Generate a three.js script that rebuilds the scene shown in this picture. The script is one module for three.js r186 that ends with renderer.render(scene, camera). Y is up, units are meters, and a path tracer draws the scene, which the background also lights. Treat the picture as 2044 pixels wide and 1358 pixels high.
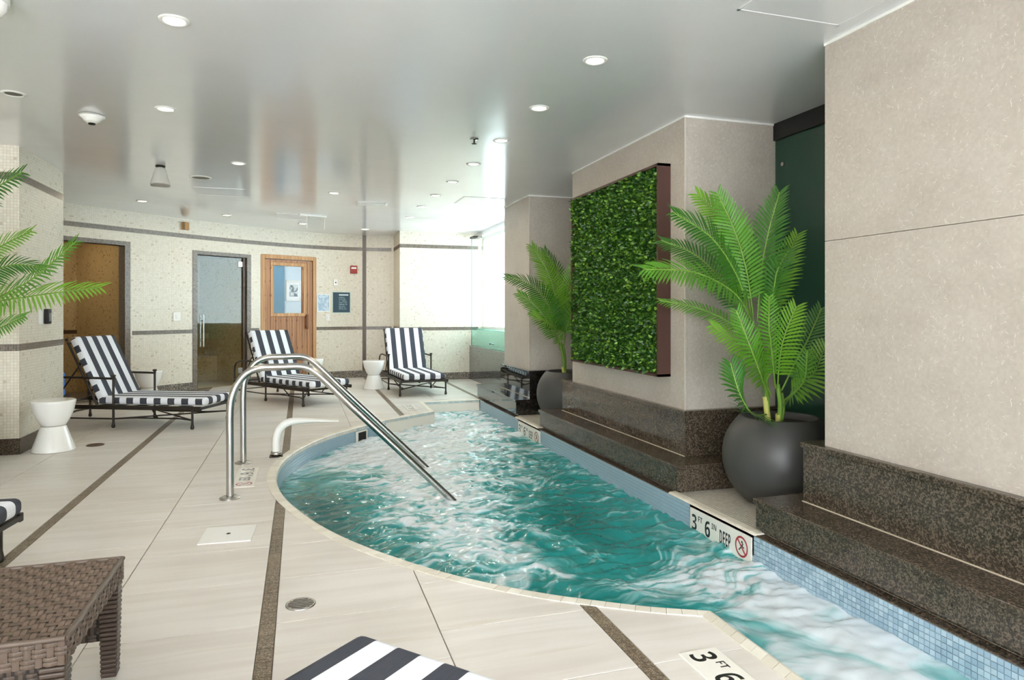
import * as THREE from 'three';
import { RoundedBoxGeometry } from 'three/addons/geometries/RoundedBoxGeometry.js';
import { mergeGeometries } from 'three/addons/utils/BufferGeometryUtils.js';
import { RectAreaLightUniformsLib } from 'three/addons/lights/RectAreaLightUniformsLib.js';
import { Brush, Evaluator, SUBTRACTION } from 'three-bvh-csg';

RectAreaLightUniformsLib.init();
const scene = new THREE.Scene();
// camera: eye 1.25 m above the deck; the pool runs along -z
const camera = new THREE.PerspectiveCamera(2 * Math.atan(679 / 1340) * 180 / Math.PI, 2044 / 1358, 0.05, 100);
camera.position.set(0, 1.25, 0);
camera.rotation.y = -Math.atan2(422, 1340);
camera.setViewOffset(2044, 1358, 0, 57, 2044, 1358);
// daylight sky seen through the windows
scene.background = new THREE.Color(0.9, 0.955, 1.0);
scene.backgroundIntensity = 7.4;
const renderer = new THREE.WebGLRenderer({ antialias: true });
renderer.toneMapping = THREE.LinearToneMapping;
renderer.toneMappingExposure = 2.22;
renderer.shadowMap.enabled = true;
const LAMP = 80;                      // radiance of a downlight
const LAMP_COLOR = new THREE.Color(1.0, 0.86, 0.66);

// ------------------------------------------------------------------ helpers
const V3 = (x, y, z) => new THREE.Vector3(x, y, z);
let seed = 7;
const rnd = () => { seed = (seed + 0x6d2b79f5) | 0; let t = Math.imul(seed ^ (seed >>> 15), 1 | seed); t = (t + Math.imul(t ^ (t >>> 7), 61 | t)) ^ t; return ((t ^ (t >>> 14)) >>> 0) / 4294967296; };
const rr = (a, b) => a + (b - a) * rnd();
const taken = {};
function numbered(n) { const k = taken[n] = (taken[n] ?? -1) + 1; return k ? n + '_' + String(k).padStart(3, '0') : n; }
function shade(m) { m.castShadow = m.receiveShadow = true; return m; }
function part(name, geo, mat, parent) { const m = shade(new THREE.Mesh(geo, mat)); m.name = name; parent.add(m); return m; }
function tag(o, label, category, group, kind) { o.userData.label = label; o.userData.category = category; if (group) o.userData.group = group; if (kind) o.userData.kind = kind; return o; }
function thing(name, label, category, pos = [0, 0, 0], turn = 0, group, kind) {
  const g = new THREE.Group(); g.name = numbered(name); g.position.set(...pos); g.rotation.y = turn; scene.add(g);
  return tag(g, label, category, group, kind);
}
function solo(name, geo, mat, label, category, group, kind) { const m = part(numbered(name), geo, mat, scene); return tag(m, label, category, group, kind); }
function bx(x0, x1, y0, y1, z0, z1) {   // box between coordinates, uv in metres
  const g = new THREE.BoxGeometry(x1 - x0, y1 - y0, z1 - z0); g.translate((x0 + x1) / 2, (y0 + y1) / 2, (z0 + z1) / 2); return uvm(g);
}
function uvm(g) {                        // uv in metres from the dominant normal axis
  const p = g.attributes.position, n = g.attributes.normal, uv = new Float32Array(p.count * 2);
  for (let i = 0; i < p.count; i++) {
    const ax = Math.abs(n.getX(i)), ay = Math.abs(n.getY(i)), az = Math.abs(n.getZ(i));
    if (ay >= ax && ay >= az) { uv[2 * i] = p.getX(i); uv[2 * i + 1] = p.getZ(i); } else if (ax >= az) { uv[2 * i] = p.getZ(i); uv[2 * i + 1] = p.getY(i); } else { uv[2 * i] = p.getX(i); uv[2 * i + 1] = p.getY(i); }
  }
  g.setAttribute('uv', new THREE.BufferAttribute(uv, 2)); return g;
}
function rbx(x0, x1, y0, y1, z0, z1, r = 0.006, s = 1) { const g = new RoundedBoxGeometry(x1 - x0, y1 - y0, z1 - z0, s, r); g.translate((x0 + x1) / 2, (y0 + y1) / 2, (z0 + z1) / 2); return uvm(g); }
function tube(pts, r, seg = 24, rs = 8, closed = false) { return new THREE.TubeGeometry(new THREE.CatmullRomCurve3(pts.map((p) => V3(...p)), closed, 'centripetal'), seg, r, rs, closed); }
function rod(a, b, r, rs = 8, r2 = r) {
  const A = V3(...a), B = V3(...b), d = B.clone().sub(A), g = new THREE.CylinderGeometry(r2, r, d.length(), rs, 1);
  g.applyQuaternion(new THREE.Quaternion().setFromUnitVectors(V3(0, 1, 0), d.clone().normalize())); const c = A.add(B).multiplyScalar(0.5); return g.translate(c.x, c.y, c.z);
}
function ball(x, y, z, r, sy = 1) { const g = new THREE.SphereGeometry(r, 12, 8); g.scale(1, sy, 1); return g.translate(x, y, z); }
function lathe(pts, n = 40) { return new THREE.LatheGeometry(pts.map(([x, y]) => new THREE.Vector2(x, y)), n); }
function plain(g) { const o = g.index ? g.toNonIndexed() : g; for (const k of Object.keys(o.attributes)) if (!['position', 'normal', 'uv'].includes(k)) o.deleteAttribute(k); return o; }
const join = (...gs) => mergeGeometries(gs.flat().map(plain));
const clamp = (x, a = 0, b = 1) => Math.min(b, Math.max(a, x));
const smooth = (a, b, x) => { const t = clamp((x - a) / (b - a)); return t * t * (3 - 2 * t); };

// ------------------------------------------------------------------ noise and textures
function hash(x, y, s = 0) { let h = (x * 374761393 + y * 668265263 + s * 1442695041) | 0; h = Math.imul(h ^ (h >>> 13), 1274126177); return ((h ^ (h >>> 16)) >>> 0) / 4294967296; }
function vnoise(x, y, px, py, s = 0) {    // value noise, tiling every px, py cells
  const xi = Math.floor(x), yi = Math.floor(y), fx = x - xi, fy = y - yi, u = fx * fx * (3 - 2 * fx), v = fy * fy * (3 - 2 * fy), m = (a, p) => ((a % p) + p) % p;
  const a = hash(m(xi, px), m(yi, py), s), b = hash(m(xi + 1, px), m(yi, py), s), c = hash(m(xi, px), m(yi + 1, py), s), d = hash(m(xi + 1, px), m(yi + 1, py), s);
  return a + (b - a) * u + (c - a) * v + (a - b - c + d) * u * v;
}
function fbm(x, y, px, py, oct = 4, s = 0) { let v = 0, a = 0.5, t = 0; for (let o = 0; o < oct; o++) { v += a * vnoise(x, y, px, py, s + o); t += a; a *= 0.5; x *= 2; y *= 2; px *= 2; py *= 2; } return v / t; }
function tex(w, h, fn, size = [1, 1], srgb = true) {   // fn(u, v) -> [r, g, b] 0..1 (sRGB when srgb) ; size: metres per repeat
  const d = new Uint8Array(w * h * 4);
  for (let y = 0; y < h; y++) for (let x = 0; x < w; x++) { const c = fn(x / w, y / h, x, y), i = (y * w + x) * 4; for (let k = 0; k < 3; k++) d[i + k] = clamp(Array.isArray(c) ? c[k] : c) * 255; d[i + 3] = 255; }
  const t = new THREE.DataTexture(d, w, h); t.wrapS = t.wrapT = THREE.RepeatWrapping; t.magFilter = THREE.LinearFilter; t.minFilter = THREE.LinearMipmapLinearFilter; t.generateMipmaps = true;
  if (srgb) t.colorSpace = THREE.SRGBColorSpace; t.repeat.set(1 / size[0], 1 / size[1]); t.needsUpdate = true; return t;
}
const mixc = (a, b, t) => [a[0] + (b[0] - a[0]) * t, a[1] + (b[1] - a[1]) * t, a[2] + (b[2] - a[2]) * t];
const rgb = (r, g, b) => [r / 255, g / 255, b / 255];
const std = (o) => new THREE.MeshStandardMaterial(o);
const phy = (o) => new THREE.MeshPhysicalMaterial(o);
const srgb = (r, g, b) => new THREE.Color().setRGB(r / 255, g / 255, b / 255, THREE.SRGBColorSpace);

// beige stone panels with pale flecks
const flecks = (() => {
  const N = 768, a = new Float32Array(N * N);
  for (let k = 0; k < 1300; k++) {
    let x = rnd() * N, y = rnd() * N, dir = rnd() * 6.28; const n = 3 + rnd() * 12, w = rr(0.25, 1);
    for (let i = 0; i < n; i++) { x += Math.cos(dir); y += Math.sin(dir); dir += rr(-0.5, 0.5); a[((y | 0) + N) % N * N + ((x | 0) + N) % N] = Math.max(a[((y | 0) + N) % N * N + ((x | 0) + N) % N], w); if (rnd() < 0.5) a[((y | 0) + N) % N * N + ((x + 1 | 0) + N) % N] = w * 0.8; }
  }
  return { N, a };
})();
const stoneTex = tex(768, 768, (u, v, x, y) => { const f = flecks.a[y * flecks.N + x], n = fbm(u * 8, v * 8, 8, 8, 5, 3), g = fbm(u * 90, v * 90, 90, 90, 2, 9); return mixc(mixc(rgb(170, 159, 147), rgb(196, 186, 175), n * 0.6 + g * 0.5), rgb(232, 226, 216), f * 0.85); }, [1.2, 1.2]);
const M = {};
M.stone = std({ map: stoneTex, roughness: 0.42 });
// granite
const graniteFn = (u, v) => { const a = fbm(u * 70, v * 70, 70, 70, 3, 21), b = vnoise(u * 130, v * 130, 130, 130, 5), c = fbm(u * 12, v * 12, 12, 12, 3, 8); let k = mixc(rgb(52, 46, 40), rgb(112, 99, 85), smooth(0.34, 0.7, a)); k = mixc(k, rgb(34, 30, 27), smooth(0.62, 0.85, b)); k = mixc(k, rgb(150, 138, 118), smooth(0.86, 0.98, vnoise(u * 160, v * 160, 160, 160, 12)) * 0.8); return mixc(k, rgb(84, 70, 54), c * 0.35); };
M.granite = phy({ map: tex(512, 512, graniteFn, [0.5, 0.5]), roughness: 0.1, specularIntensity: 1.0 });
M.graniteBlack = phy({ map: tex(256, 256, (u, v) => mixc(rgb(26, 25, 23), rgb(64, 60, 54), smooth(0.5, 0.85, fbm(u * 50, v * 50, 50, 50, 3, 4))), [0.4, 0.4]), roughness: 0.05, clearcoat: 0.6, clearcoatRoughness: 0.03 });
// cream mosaic, 26 mm tesserae
function mosaic(n, base, vary, grout, dark, sd) {
  const px = 1024 / n;
  return (u, v, x, y) => { const tx = Math.floor(x / px), ty = Math.floor(y / px), fx = x / px - tx, fy = y / px - ty, e = Math.min(fx, 1 - fx, fy, 1 - fy), h = hash(tx, ty, sd), h2 = hash(tx, ty, sd + 1), c = h2 < dark[1] ? dark[0] : mixc(base, vary, h); return mixc(grout, c, smooth(0.03, 0.09, e)); };
}
const moBump = (n) => tex(512, 512, (u, v) => { const fx = u * n % 1, fy = v * n % 1; return smooth(0.02, 0.14, Math.min(fx, 1 - fx, fy, 1 - fy)); }, [1, 1], false);
const MOS = 32 * 0.026;
const mosBump = moBump(32); mosBump.repeat.set(1 / MOS, 1 / MOS);
M.mosaic = std({ map: tex(1024, 1024, mosaic(32, rgb(219, 210, 192), rgb(231, 224, 208), rgb(202, 193, 175), [rgb(200, 187, 163), 0.03], 2), [MOS, MOS]), bumpMap: mosBump, bumpScale: 0.0008, roughness: 0.28 });
M.mosaicTan = std({ map: tex(1024, 1024, mosaic(32, rgb(184, 156, 106), rgb(198, 172, 122), rgb(164, 138, 94), [rgb(156, 126, 82), 0.05], 5), [MOS, MOS]), bumpMap: mosBump, bumpScale: 0.0012, roughness: 0.35 });
M.band = std({ map: tex(512, 512, (u, v) => { const n = 16, tx = Math.floor(u * n), ty = Math.floor(v * n), h = hash(tx, ty, 3), e = Math.min(u * n % 1, 1 - u * n % 1, v * n % 1, 1 - v * n % 1); return mixc(rgb(150, 140, 125), mixc(rgb(68, 58, 50), rgb(120, 107, 94), h * 0.8 + 0.4 * fbm(u * 60, v * 60, 60, 60, 2, 6)), smooth(0.02, 0.1, e)); }, [0.32, 0.32]), roughness: 0.3 });
M.bandDark = std({ map: tex(256, 256, (u, v) => mixc(rgb(60, 42, 24), rgb(92, 68, 42), fbm(u * 40, v * 40, 40, 40, 3, 6)), [0.3, 0.3]), roughness: 0.35 });
M.base = std({ map: tex(512, 512, (u, v) => mixc(rgb(82, 74, 66), rgb(150, 140, 128), smooth(0.35, 0.7, fbm(u * 40, v * 40, 40, 40, 3, 16))), [0.4, 0.4]), roughness: 0.3 });
M.deckMosaic = std({ map: tex(512, 512, (u, v) => { const n = 16, tx = Math.floor(u * n), ty = Math.floor(v * n), h = hash(tx, ty, 31), e = Math.min(u * n % 1, 1 - u * n % 1, v * n % 1, 1 - v * n % 1); return mixc(rgb(140, 132, 118), mixc(rgb(196, 188, 172), rgb(216, 210, 196), h), smooth(0.04, 0.12, e)); }, [0.4, 0.4]), roughness: 0.4 });
// floor tiles: four cuts of a pale striated stone
M.tiles = [0, 1, 2, 3].map((k) => std({ map: tex(512, 512, (u, v) => { const w = fbm(u * 3, v * 6, 3, 6, 3, 40 + k) * 0.25, s = fbm(u * 2 + w, v * 26 + w * 6, 2, 26, 4, 50 + k), b = fbm(u * 3, v * 4, 3, 4, 3, 60 + k), f = vnoise(u * 200, v * 120, 200, 120, k); return mixc(mixc(rgb(211, 203, 194), rgb(226, 220, 213), smooth(0.25, 0.75, s * 0.5 + b * 0.5)), rgb(196, 183, 166), smooth(0.66, 0.92, s) * 0.45 + f * 0.05); }, [1.3, 0.95]), roughness: 0.36 }));
M.grout = std({ color: srgb(134, 124, 112), roughness: 0.8 });
M.stripTile = [0, 1, 2, 3].map((k) => std({ map: tex(128, 128, (u, v) => mixc(rgb(80 + k * 7, 66 + k * 7, 51 + k * 6), rgb(160, 145, 124), smooth(0.3, 0.8, fbm(u * 24, v * 24, 24, 24, 3, 70 + k))), [0.1, 0.1]), roughness: 0.45 }));
M.coping = [0, 1, 2].map((k) => std({ color: srgb(232 - k * 6, 226 - k * 7, 212 - k * 8), roughness: 0.4 }));
M.copingFace = M.coping[0];
// ceiling: glossy paint
M.ceiling = phy({ color: srgb(222, 222, 222), roughness: 0.2, specularIntensity: 1.0, clearcoat: 0.5, clearcoatRoughness: 0.12, bumpMap: tex(512, 512, (u, v) => fbm(u * 6, v * 6, 6, 6, 3, 88), [3, 3], false), bumpScale: 0.004 });
M.white = std({ color: srgb(236, 234, 228), roughness: 0.4 });
M.whiteGloss = phy({ color: srgb(238, 236, 230), roughness: 0.22 });
M.steel = std({ color: srgb(186, 184, 180), metalness: 1, roughness: 0.26 });
M.iron = std({ color: srgb(44, 38, 32), roughness: 0.45, metalness: 0.3 });
M.dark = std({ color: srgb(24, 23, 22), roughness: 0.6 });
M.brown = std({ color: srgb(74, 46, 38), roughness: 0.5 });
M.pot = std({ color: srgb(64, 63, 61), roughness: 0.42 });
M.soil = std({ color: srgb(44, 34, 25), roughness: 1 });
M.darkGlass = phy({ color: srgb(34, 66, 52), roughness: 0.06 });
M.black = std({ color: srgb(16, 16, 15), roughness: 0.5 });
M.clear = phy({ color: new THREE.Color(0.985, 0.99, 0.99), transmission: 1, roughness: 0.0, thickness: 0, ior: 1.5 });
M.greenGlass = phy({ color: new THREE.Color(0.95, 0.985, 0.975), transmission: 1, roughness: 0.0, thickness: 0, ior: 1.5 });
M.greenEdge = phy({ color: srgb(80, 180, 160), roughness: 0.15, transmission: 0.5, thickness: 0 });
const glow = (c, i) => std({ color: 0x000000, emissive: c, emissiveIntensity: i, roughness: 1 });
M.lampGlow = glow(LAMP_COLOR.clone().lerp(new THREE.Color(1, 1, 1), 0.25), 4);

const CEIL = 2.7, WATER = -0.165;

// ------------------------------------------------------------------ pool outline
// water side of the coping, from the near corner round the curve to the far block
const curvePts = [[1.64, -2.43], [1.43, -2.535], [1.25, -2.65], [1.06, -2.785], [0.87, -2.95], [0.68, -3.15], [0.48, -3.42], [0.27, -3.76], [0.12, -4.08], [0.0, -4.42], [-0.09, -4.74], [-0.145, -5.04], [-0.17, -5.33], [-0.165, -5.64], [-0.11, -6.03], [0.02, -6.47], [0.21, -6.87], [0.45, -7.23], [0.70, -7.52]];
const poolCurve = new THREE.CatmullRomCurve3(curvePts.map(([x, z]) => V3(x, 0, z)), false, 'centripetal').getSpacedPoints(96).map((p) => [p.x, p.z]);
const NEARZ = 0.6, RX = 2.42;
const farPts = [[0.93, -7.80], [1.40, -8.16], [1.60, -8.31], [1.62, -9.20]];
const outline = [[1.64, NEARZ], ...poolCurve, ...farPts, [RX, -9.22], [RX, NEARZ]];
function offsetLine(pts, d) {            // to the deck side of an open polyline
  return pts.map((p, i) => {
    const a = pts[Math.max(0, i - 1)], b = pts[Math.min(pts.length - 1, i + 1)];
    const n1 = norm2(p[0] - a[0], p[1] - a[1]), n2 = norm2(b[0] - p[0], b[1] - p[1]); const t1 = n1 ?? n2, t2 = n2 ?? n1; const tx = t1[0] + t2[0], tz = t1[1] + t2[1], l = Math.hypot(tx, tz), c = (t1[0] * tx + t1[1] * tz) / l;
    return [p[0] + (tz / l) * d / c, p[1] - (tx / l) * d / c];
  });
}
function norm2(x, z) { const l = Math.hypot(x, z); return l < 1e-6 ? null : [x / l, z / l]; }
function inPoly(x, z, poly) { let c = false; for (let i = 0, j = poly.length - 1; i < poly.length; j = i++) { const [xi, zi] = poly[i], [xj, zj] = poly[j]; if ((zi > z) !== (zj > z) && x < (xj - xi) * (z - zi) / (zj - zi) + xi) c = !c; } return c; }
const shapeOf = (poly) => new THREE.Shape(poly.map(([x, z]) => new THREE.Vector2(x, -z)));
function slab(shape, y0, y1) { const g = new THREE.ExtrudeGeometry(shape, { depth: y1 - y0, bevelEnabled: false, curveSegments: 4 }); g.rotateX(-Math.PI / 2); g.translate(0, y0, 0); return uvm(g); }

// coping run: deck-side line is 70 mm back from the water
const deckLine = [[1.64, NEARZ], ...poolCurve, ...farPts, [RX - 0.0, -9.22]];
const copeOuter = offsetLine(deckLine, 0.07);
if (inPoly(copeOuter[40][0], copeOuter[40][1], outline)) throw new Error('coping offset on the wrong side');
const deckHole = [...copeOuter, [RX, copeOuter[copeOuter.length - 1][1]], [RX, NEARZ]];

// ------------------------------------------------------------------ floor
const XL = -4.3, XR = 3.7, ZF = -13.1, ZB = 2.6;
const floor = thing('floor', 'pale beige striated stone floor tiles with dark inlaid strips around the pool', 'floor', [0, 0, 0], 0, null, 'structure');
{
  const s = shapeOf([[XL, ZB], [XR, ZB], [XR, ZF], [XL, ZF]]);
  s.holes.push(new THREE.Path(deckHole.map(([x, z]) => new THREE.Vector2(x, -z))));
  const s2 = new THREE.Shape([[XL, ZB], [XR, ZB], [XR, ZF - 1.8], [XL, ZF - 1.8]].map(([x, z]) => new THREE.Vector2(x, -z))); s2.holes.push(...s.holes);
  part('grout_bed', slab(s2, -0.12, -0.006), M.grout, floor);
}
const stripX = [-3.98, -2.695, -1.41, -0.125, 1.165, 2.455], ROW = 0.472, cut = new Evaluator(); cut.useGroups = false;
const holeBrush = new Brush(slab(shapeOf(deckHole), -0.5, 0.5)); holeBrush.updateMatrixWorld();
const holeIn = (x0, x1, z0, z1) => { let n = 0, t = 0; for (let i = 0; i <= 8; i++) for (let j = 0; j <= 8; j++) { t++; if (inPoly(x0 + (x1 - x0) * i / 8, z0 + (z1 - z0) * j / 8, deckHole)) n++; } const near = deckHole.some(([x, z]) => x > x0 && x < x1 && z > z0 && z < z1); return n === t ? 2 : n > 0 || near ? 1 : 0; };
const hidden = [], onWall = (x, z) => z < wallZ(x) - 0.02 && x < 1.7;
function wallZ(x) { return 0.01858463 * x ** 3 + 0.17309814 * x * x - 0.45122565 * x - 12.75221646; }
function layTile(x0, x1, z0, z1, mat, name, rot) {
  if (x1 - x0 < 0.01) return;
  const w = holeIn(x0, x1, z0, z1); if (w === 2) return;
  if (z1 < -12.2 && x0 > 1.7) return;
  if (onWall((x0 + x1) / 2, z1)) return;
  let g = rbx(x0, x1, -0.014, 0, z0, z1, 0.0015, 1);
  const uv = g.attributes.uv, ou = rnd() * 5, ov = rnd() * 5; for (let i = 0; i < uv.count; i++) uv.setXY(i, (rot ? uv.getY(i) : uv.getX(i)) + ou, (rot ? uv.getX(i) : uv.getY(i)) + ov);
  if (w === 1) { const b = new Brush(g); b.updateMatrixWorld(); const r = cut.evaluate(b, holeBrush, SUBTRACTION); g = r.geometry; for (const k of Object.keys(g.attributes)) if (!['position', 'normal', 'uv'].includes(k)) g.deleteAttribute(k); if (!g.attributes.position.count) return; }
  // pieces outside the picture are joined
  const d = 0.3 * (x0 + x1) / 2 - 0.954 * (z0 + z1) / 2, side = 0.954 * (x0 + x1) / 2 + 0.3 * (z0 + z1) / 2;
  if (d < 1.5 || side < -0.95 * d || (x1 < -2.4 && z1 < -6.6 && z0 > -9.4)) { hidden.push(plain(g.clone())); return; }
  part(name, g, mat, floor);
}
for (let c = 0; c < stripX.length; c++) {
  const a = stripX[c] + 0.032, e = c + 1 < stripX.length ? stripX[c + 1] - 0.032 : 3.02, mid = (a + e) / 2;
  const cols = c + 1 < stripX.length ? [[a, mid - 0.002], [mid + 0.002, e]] : [[a, e]];
  cols.forEach(([x0, x1], k) => {
    const off = (k + c) % 2 ? -3.79 : -3.06 - ROW * 0;
    for (let i = -22; i < 14; i++) {
      const z0 = off + i * ROW, z1 = z0 + ROW - 0.0045; if (z1 < ZF + 0.05 || z0 > ZB - 0.1) continue;
      if (x0 > 1.6 && z0 > -9.2) continue;
      layTile(x0, x1, Math.max(z0, ZF), z1, M.tiles[Math.floor(rnd() * 4)], 'floor_tile');
    }
  });
  for (let z = ZB - 0.1; z > ZF; z -= 0.103) {
    if (stripX[c] > 2.4 && z > -9.25) continue;
    layTile(stripX[c] - 0.029, stripX[c] + 0.029, z - 0.1, z, M.stripTile[Math.floor(rnd() * 4)], 'strip_tile');
  }
}
{ const m = part('floor_tile_rest', mergeGeometries(hidden), M.tiles[0], floor); m.userData.kind = 'stuff'; }
// deck between the granite steps on the window side, small mosaic
tag(solo('floor_mosaic', bx(RX + 0.065, XR, -0.03, 0, -9.22, NEARZ), M.deckMosaic, 'strip of small square beige mosaic deck between the granite column steps', 'floor', null, 'structure'), 'strip of small square beige mosaic deck between the granite column steps', 'floor', null, 'structure');

// coping: one small tile after another along the water
const coping = thing('pool_coping', 'line of small cream coping tiles edging the whirlpool', 'coping', [0, 0, 0], 0, null, 'structure');
function prism(q, y0, y1, lip) {         // q: four plan corners, water side first; rounded water edge
  const [a, b, c, d] = q, mid = (p, r, t) => [p[0] + (r[0] - p[0]) * t, p[1] + (r[1] - p[1]) * t];
  const rows = [[0, y0], [0, y1 - lip], [0.12, y1 - lip * 0.3], [0.3, y1], [1, y1], [1, y0]], pos = [], idx = [];
  for (const [t, y] of rows) { const l = mid(a, d, t), r = mid(b, c, t); pos.push(l[0], y, l[1], r[0], y, r[1]); }
  const n = rows.length; for (let i = 0; i < n - 1; i++) idx.push(2 * i, 2 * i + 1, 2 * i + 2, 2 * i + 1, 2 * i + 3, 2 * i + 2);
  for (const s of [0, 1]) for (let i = 1; i < n - 1; i++) s ? idx.push(1, 2 * i + 3, 2 * i + 1) : idx.push(0, 2 * i, 2 * i + 2);
  let g = new THREE.BufferGeometry(); g.setAttribute('position', new THREE.Float32BufferAttribute(pos, 3)); g.setIndex(idx); g = g.toNonIndexed(); g.computeVertexNormals(); return uvm(g);
}
{
  // resample both lines together by arc length of the water side
  const L = [0]; for (let i = 1; i < deckLine.length; i++) L.push(L[i - 1] + Math.hypot(deckLine[i][0] - deckLine[i - 1][0], deckLine[i][1] - deckLine[i - 1][1]));
  const corners = [1, 97, 98, 99, 100, 101, deckLine.length - 1];
  const at = (line, s) => { let i = 1; while (i < L.length - 1 && L[i] < s) i++; const t = (s - L[i - 1]) / (L[i] - L[i - 1] || 1); return [line[i - 1][0] + (line[i][0] - line[i - 1][0]) * t, line[i - 1][1] + (line[i][1] - line[i - 1][1]) * t]; };
  const breaks = [0, ...corners.map((i) => L[Math.min(i, L.length - 1)])].filter((v, i, a) => !i || v > a[i - 1] + 0.01);
  for (let k = 0; k + 1 < breaks.length; k++) {
    const n = Math.max(1, Math.round((breaks[k + 1] - breaks[k]) / 0.062));
    for (let i = 0; i < n; i++) {
      const s0 = breaks[k] + (breaks[k + 1] - breaks[k]) * i / n + 0.001, s1 = breaks[k] + (breaks[k + 1] - breaks[k]) * (i + 1) / n - 0.001;
      part('coping_tile', prism([at(deckLine, s0), at(deckLine, s1), at(copeOuter, s1), at(copeOuter, s0)], -0.035, 0.004, 0.014), M.coping[Math.floor(rnd() * 3)], coping);
    }
  }
  for (const [z0, z1] of [[-7.58, -6.78], [-4.1, -3.16]]) for (let z = z0; z < z1 - 0.05; z += 0.062) part('coping_tile', prism([[RX, z + 0.06], [RX, z], [RX + 0.065, z], [RX + 0.065, z + 0.06]], -0.03, 0.004, 0.012), M.coping[Math.floor(rnd() * 3)], coping);
}
tag(solo('trim_1', join(bx(RX + 0.004, RX + 0.065, -0.03, 0, -9.22, -7.58), bx(RX + 0.004, RX + 0.065, -0.03, 0, -6.78, -4.1), bx(RX + 0.004, RX + 0.065, -0.03, 0, -3.16, NEARZ)), M.granite, 'narrow ledge under the granite steps, dark granite painting the step shadow', 'trim', null, 'structure'), 'narrow ledge under the granite steps, dark granite painting the step shadow', 'trim', null, 'structure');  // dark granite laid here paints the shadow under the step toe

// ------------------------------------------------------------------ pool basin
const basin = thing('pool_basin', 'pale blue mosaic tiled basin of the whirlpool', 'pool', [0, 0, 0], 0, null, 'structure');
M.poolTile = std({ map: tex(512, 512, (u, v) => { const n = 16, h = hash(Math.floor(u * n), Math.floor(v * n), 11), e = Math.min(u * n % 1, 1 - u * n % 1, v * n % 1, 1 - v * n % 1); return mixc(rgb(206, 216, 218), mixc(rgb(140, 170, 182), rgb(168, 194, 202), h), smooth(0.03, 0.1, e)); }, [0.4, 0.4]), roughness: 0.25 });
M.poolFloor = std({ color: srgb(120, 190, 186), roughness: 0.5 });
M.blueTile = [rgb(150, 174, 190), rgb(160, 184, 198), rgb(142, 168, 184), rgb(170, 192, 204)].map((c) => std({ color: new THREE.Color().setRGB(...c, THREE.SRGBColorSpace), roughness: 0.2 }));
M.poolGrout = std({ color: srgb(214, 218, 218), roughness: 0.7 });
{
  // wall ring
  const pos = [], idx = []; outline.forEach(([x, z]) => pos.push(x, -0.006, z, x, -1.1, z)); const n = outline.length;
  for (let i = 0; i < n; i++) { const j = (i + 1) % n; idx.push(2 * i, 2 * j, 2 * i + 1, 2 * i + 1, 2 * j, 2 * j + 1); }
  let g = new THREE.BufferGeometry(); g.setAttribute('position', new THREE.Float32BufferAttribute(pos, 3)); g.setIndex(idx); g = g.toNonIndexed(); g.computeVertexNormals();
  // metre uv along the wall
  const L = [0]; for (let i = 1; i <= n; i++) L.push(L[i - 1] + Math.hypot(outline[i % n][0] - outline[i - 1][0], outline[i % n][1] - outline[i - 1][1]));
  const uv = [], facing = [97, 98, 99, 100, 101]; for (let i = 0; i < n; i++) { const a = L[i], b = L[i + 1]; uv.push(a, 0, b, 0, a, -1.1, a, -1.1, b, 0, b, -1.1); }
  g.setAttribute('uv', new THREE.Float32BufferAttribute(uv, 2));
  part('basin_wall', g, M.poolTile, basin);
  for (const i of facing) { const a = outline[i + 1], b = outline[i + 2] ?? outline[0], l = Math.hypot(b[0] - a[0], b[1] - a[1]), t = [(b[0] - a[0]) / l, (b[1] - a[1]) / l]; if (l > 4) continue; const f = bx(0, l, -0.5, -0.036, -0.004, 0.003); f.rotateY(Math.atan2(-t[1], t[0])); f.translate(a[0], 0, a[1]); part('block_facing', f, M.copingFace, basin); }
  part('basin_floor', slab(shapeOf(outline), -1.2, -1.07), M.poolFloor, basin);
  const stepShape = (x) => shapeOf(outline.filter(([a, z]) => a < x && z < -3.2 && z > -7.6).concat([]));
  part('entry_step', slab(stepShape(0.66), -1.07, -0.72), M.poolTile, basin);
  part('entry_step', slab(stepShape(0.27), -0.72, -0.42), M.poolTile, basin);
}
// waterline tesserae
{
  const T = 0.025, one = new THREE.BoxGeometry(0.004, 0.0225, 0.0225); uvm(one);
  const rest = [];
  for (let row = 0; row < 9; row++) for (let i = 0; i < 400; i++) {
    const z = -1.66 - i * T, y = -0.018 - row * T; if (z < -9.18) break;
    if ((z < -3.16 && z > -3.83) || (z < -6.66 && z > -7.44)) if (y > -0.19) continue;
    if (row < 5 && i < 60) { const m = part('waterline_tile', one, M.blueTile[Math.floor(rnd() * 4)], basin); m.position.set(RX - 0.003, y, z); } else rest.push(one.clone().translate(RX - 0.003, y, z));
  }
  // the curved side
  const inner = poolCurve.concat(farPts.slice(0, 1)); let acc = 0;
  for (let i = 1; i < inner.length; i++) {
    const [x0, z0] = inner[i - 1], [x1, z1] = inner[i], l = Math.hypot(x1 - x0, z1 - z0), tx = (x1 - x0) / l, tz = (z1 - z0) / l;
    if (z0 > -3.3) { acc = 0; continue; }
    for (; acc < l; acc += T) for (let row = 0; row < 8; row++) { const g = new THREE.BoxGeometry(0.0225, 0.0225, 0.004); g.rotateY(Math.atan2(-tz, tx)); rest.push(uvm(g.translate(x0 + tx * acc - tz * 0.002, -0.048 - row * T, z0 + tz * acc + tx * 0.002))); }
    acc -= l;
  }
  const m = part('waterline_tile_rest', mergeGeometries(rest.map(plain)), M.blueTile[1], basin); m.userData.kind = 'stuff';
}
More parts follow.
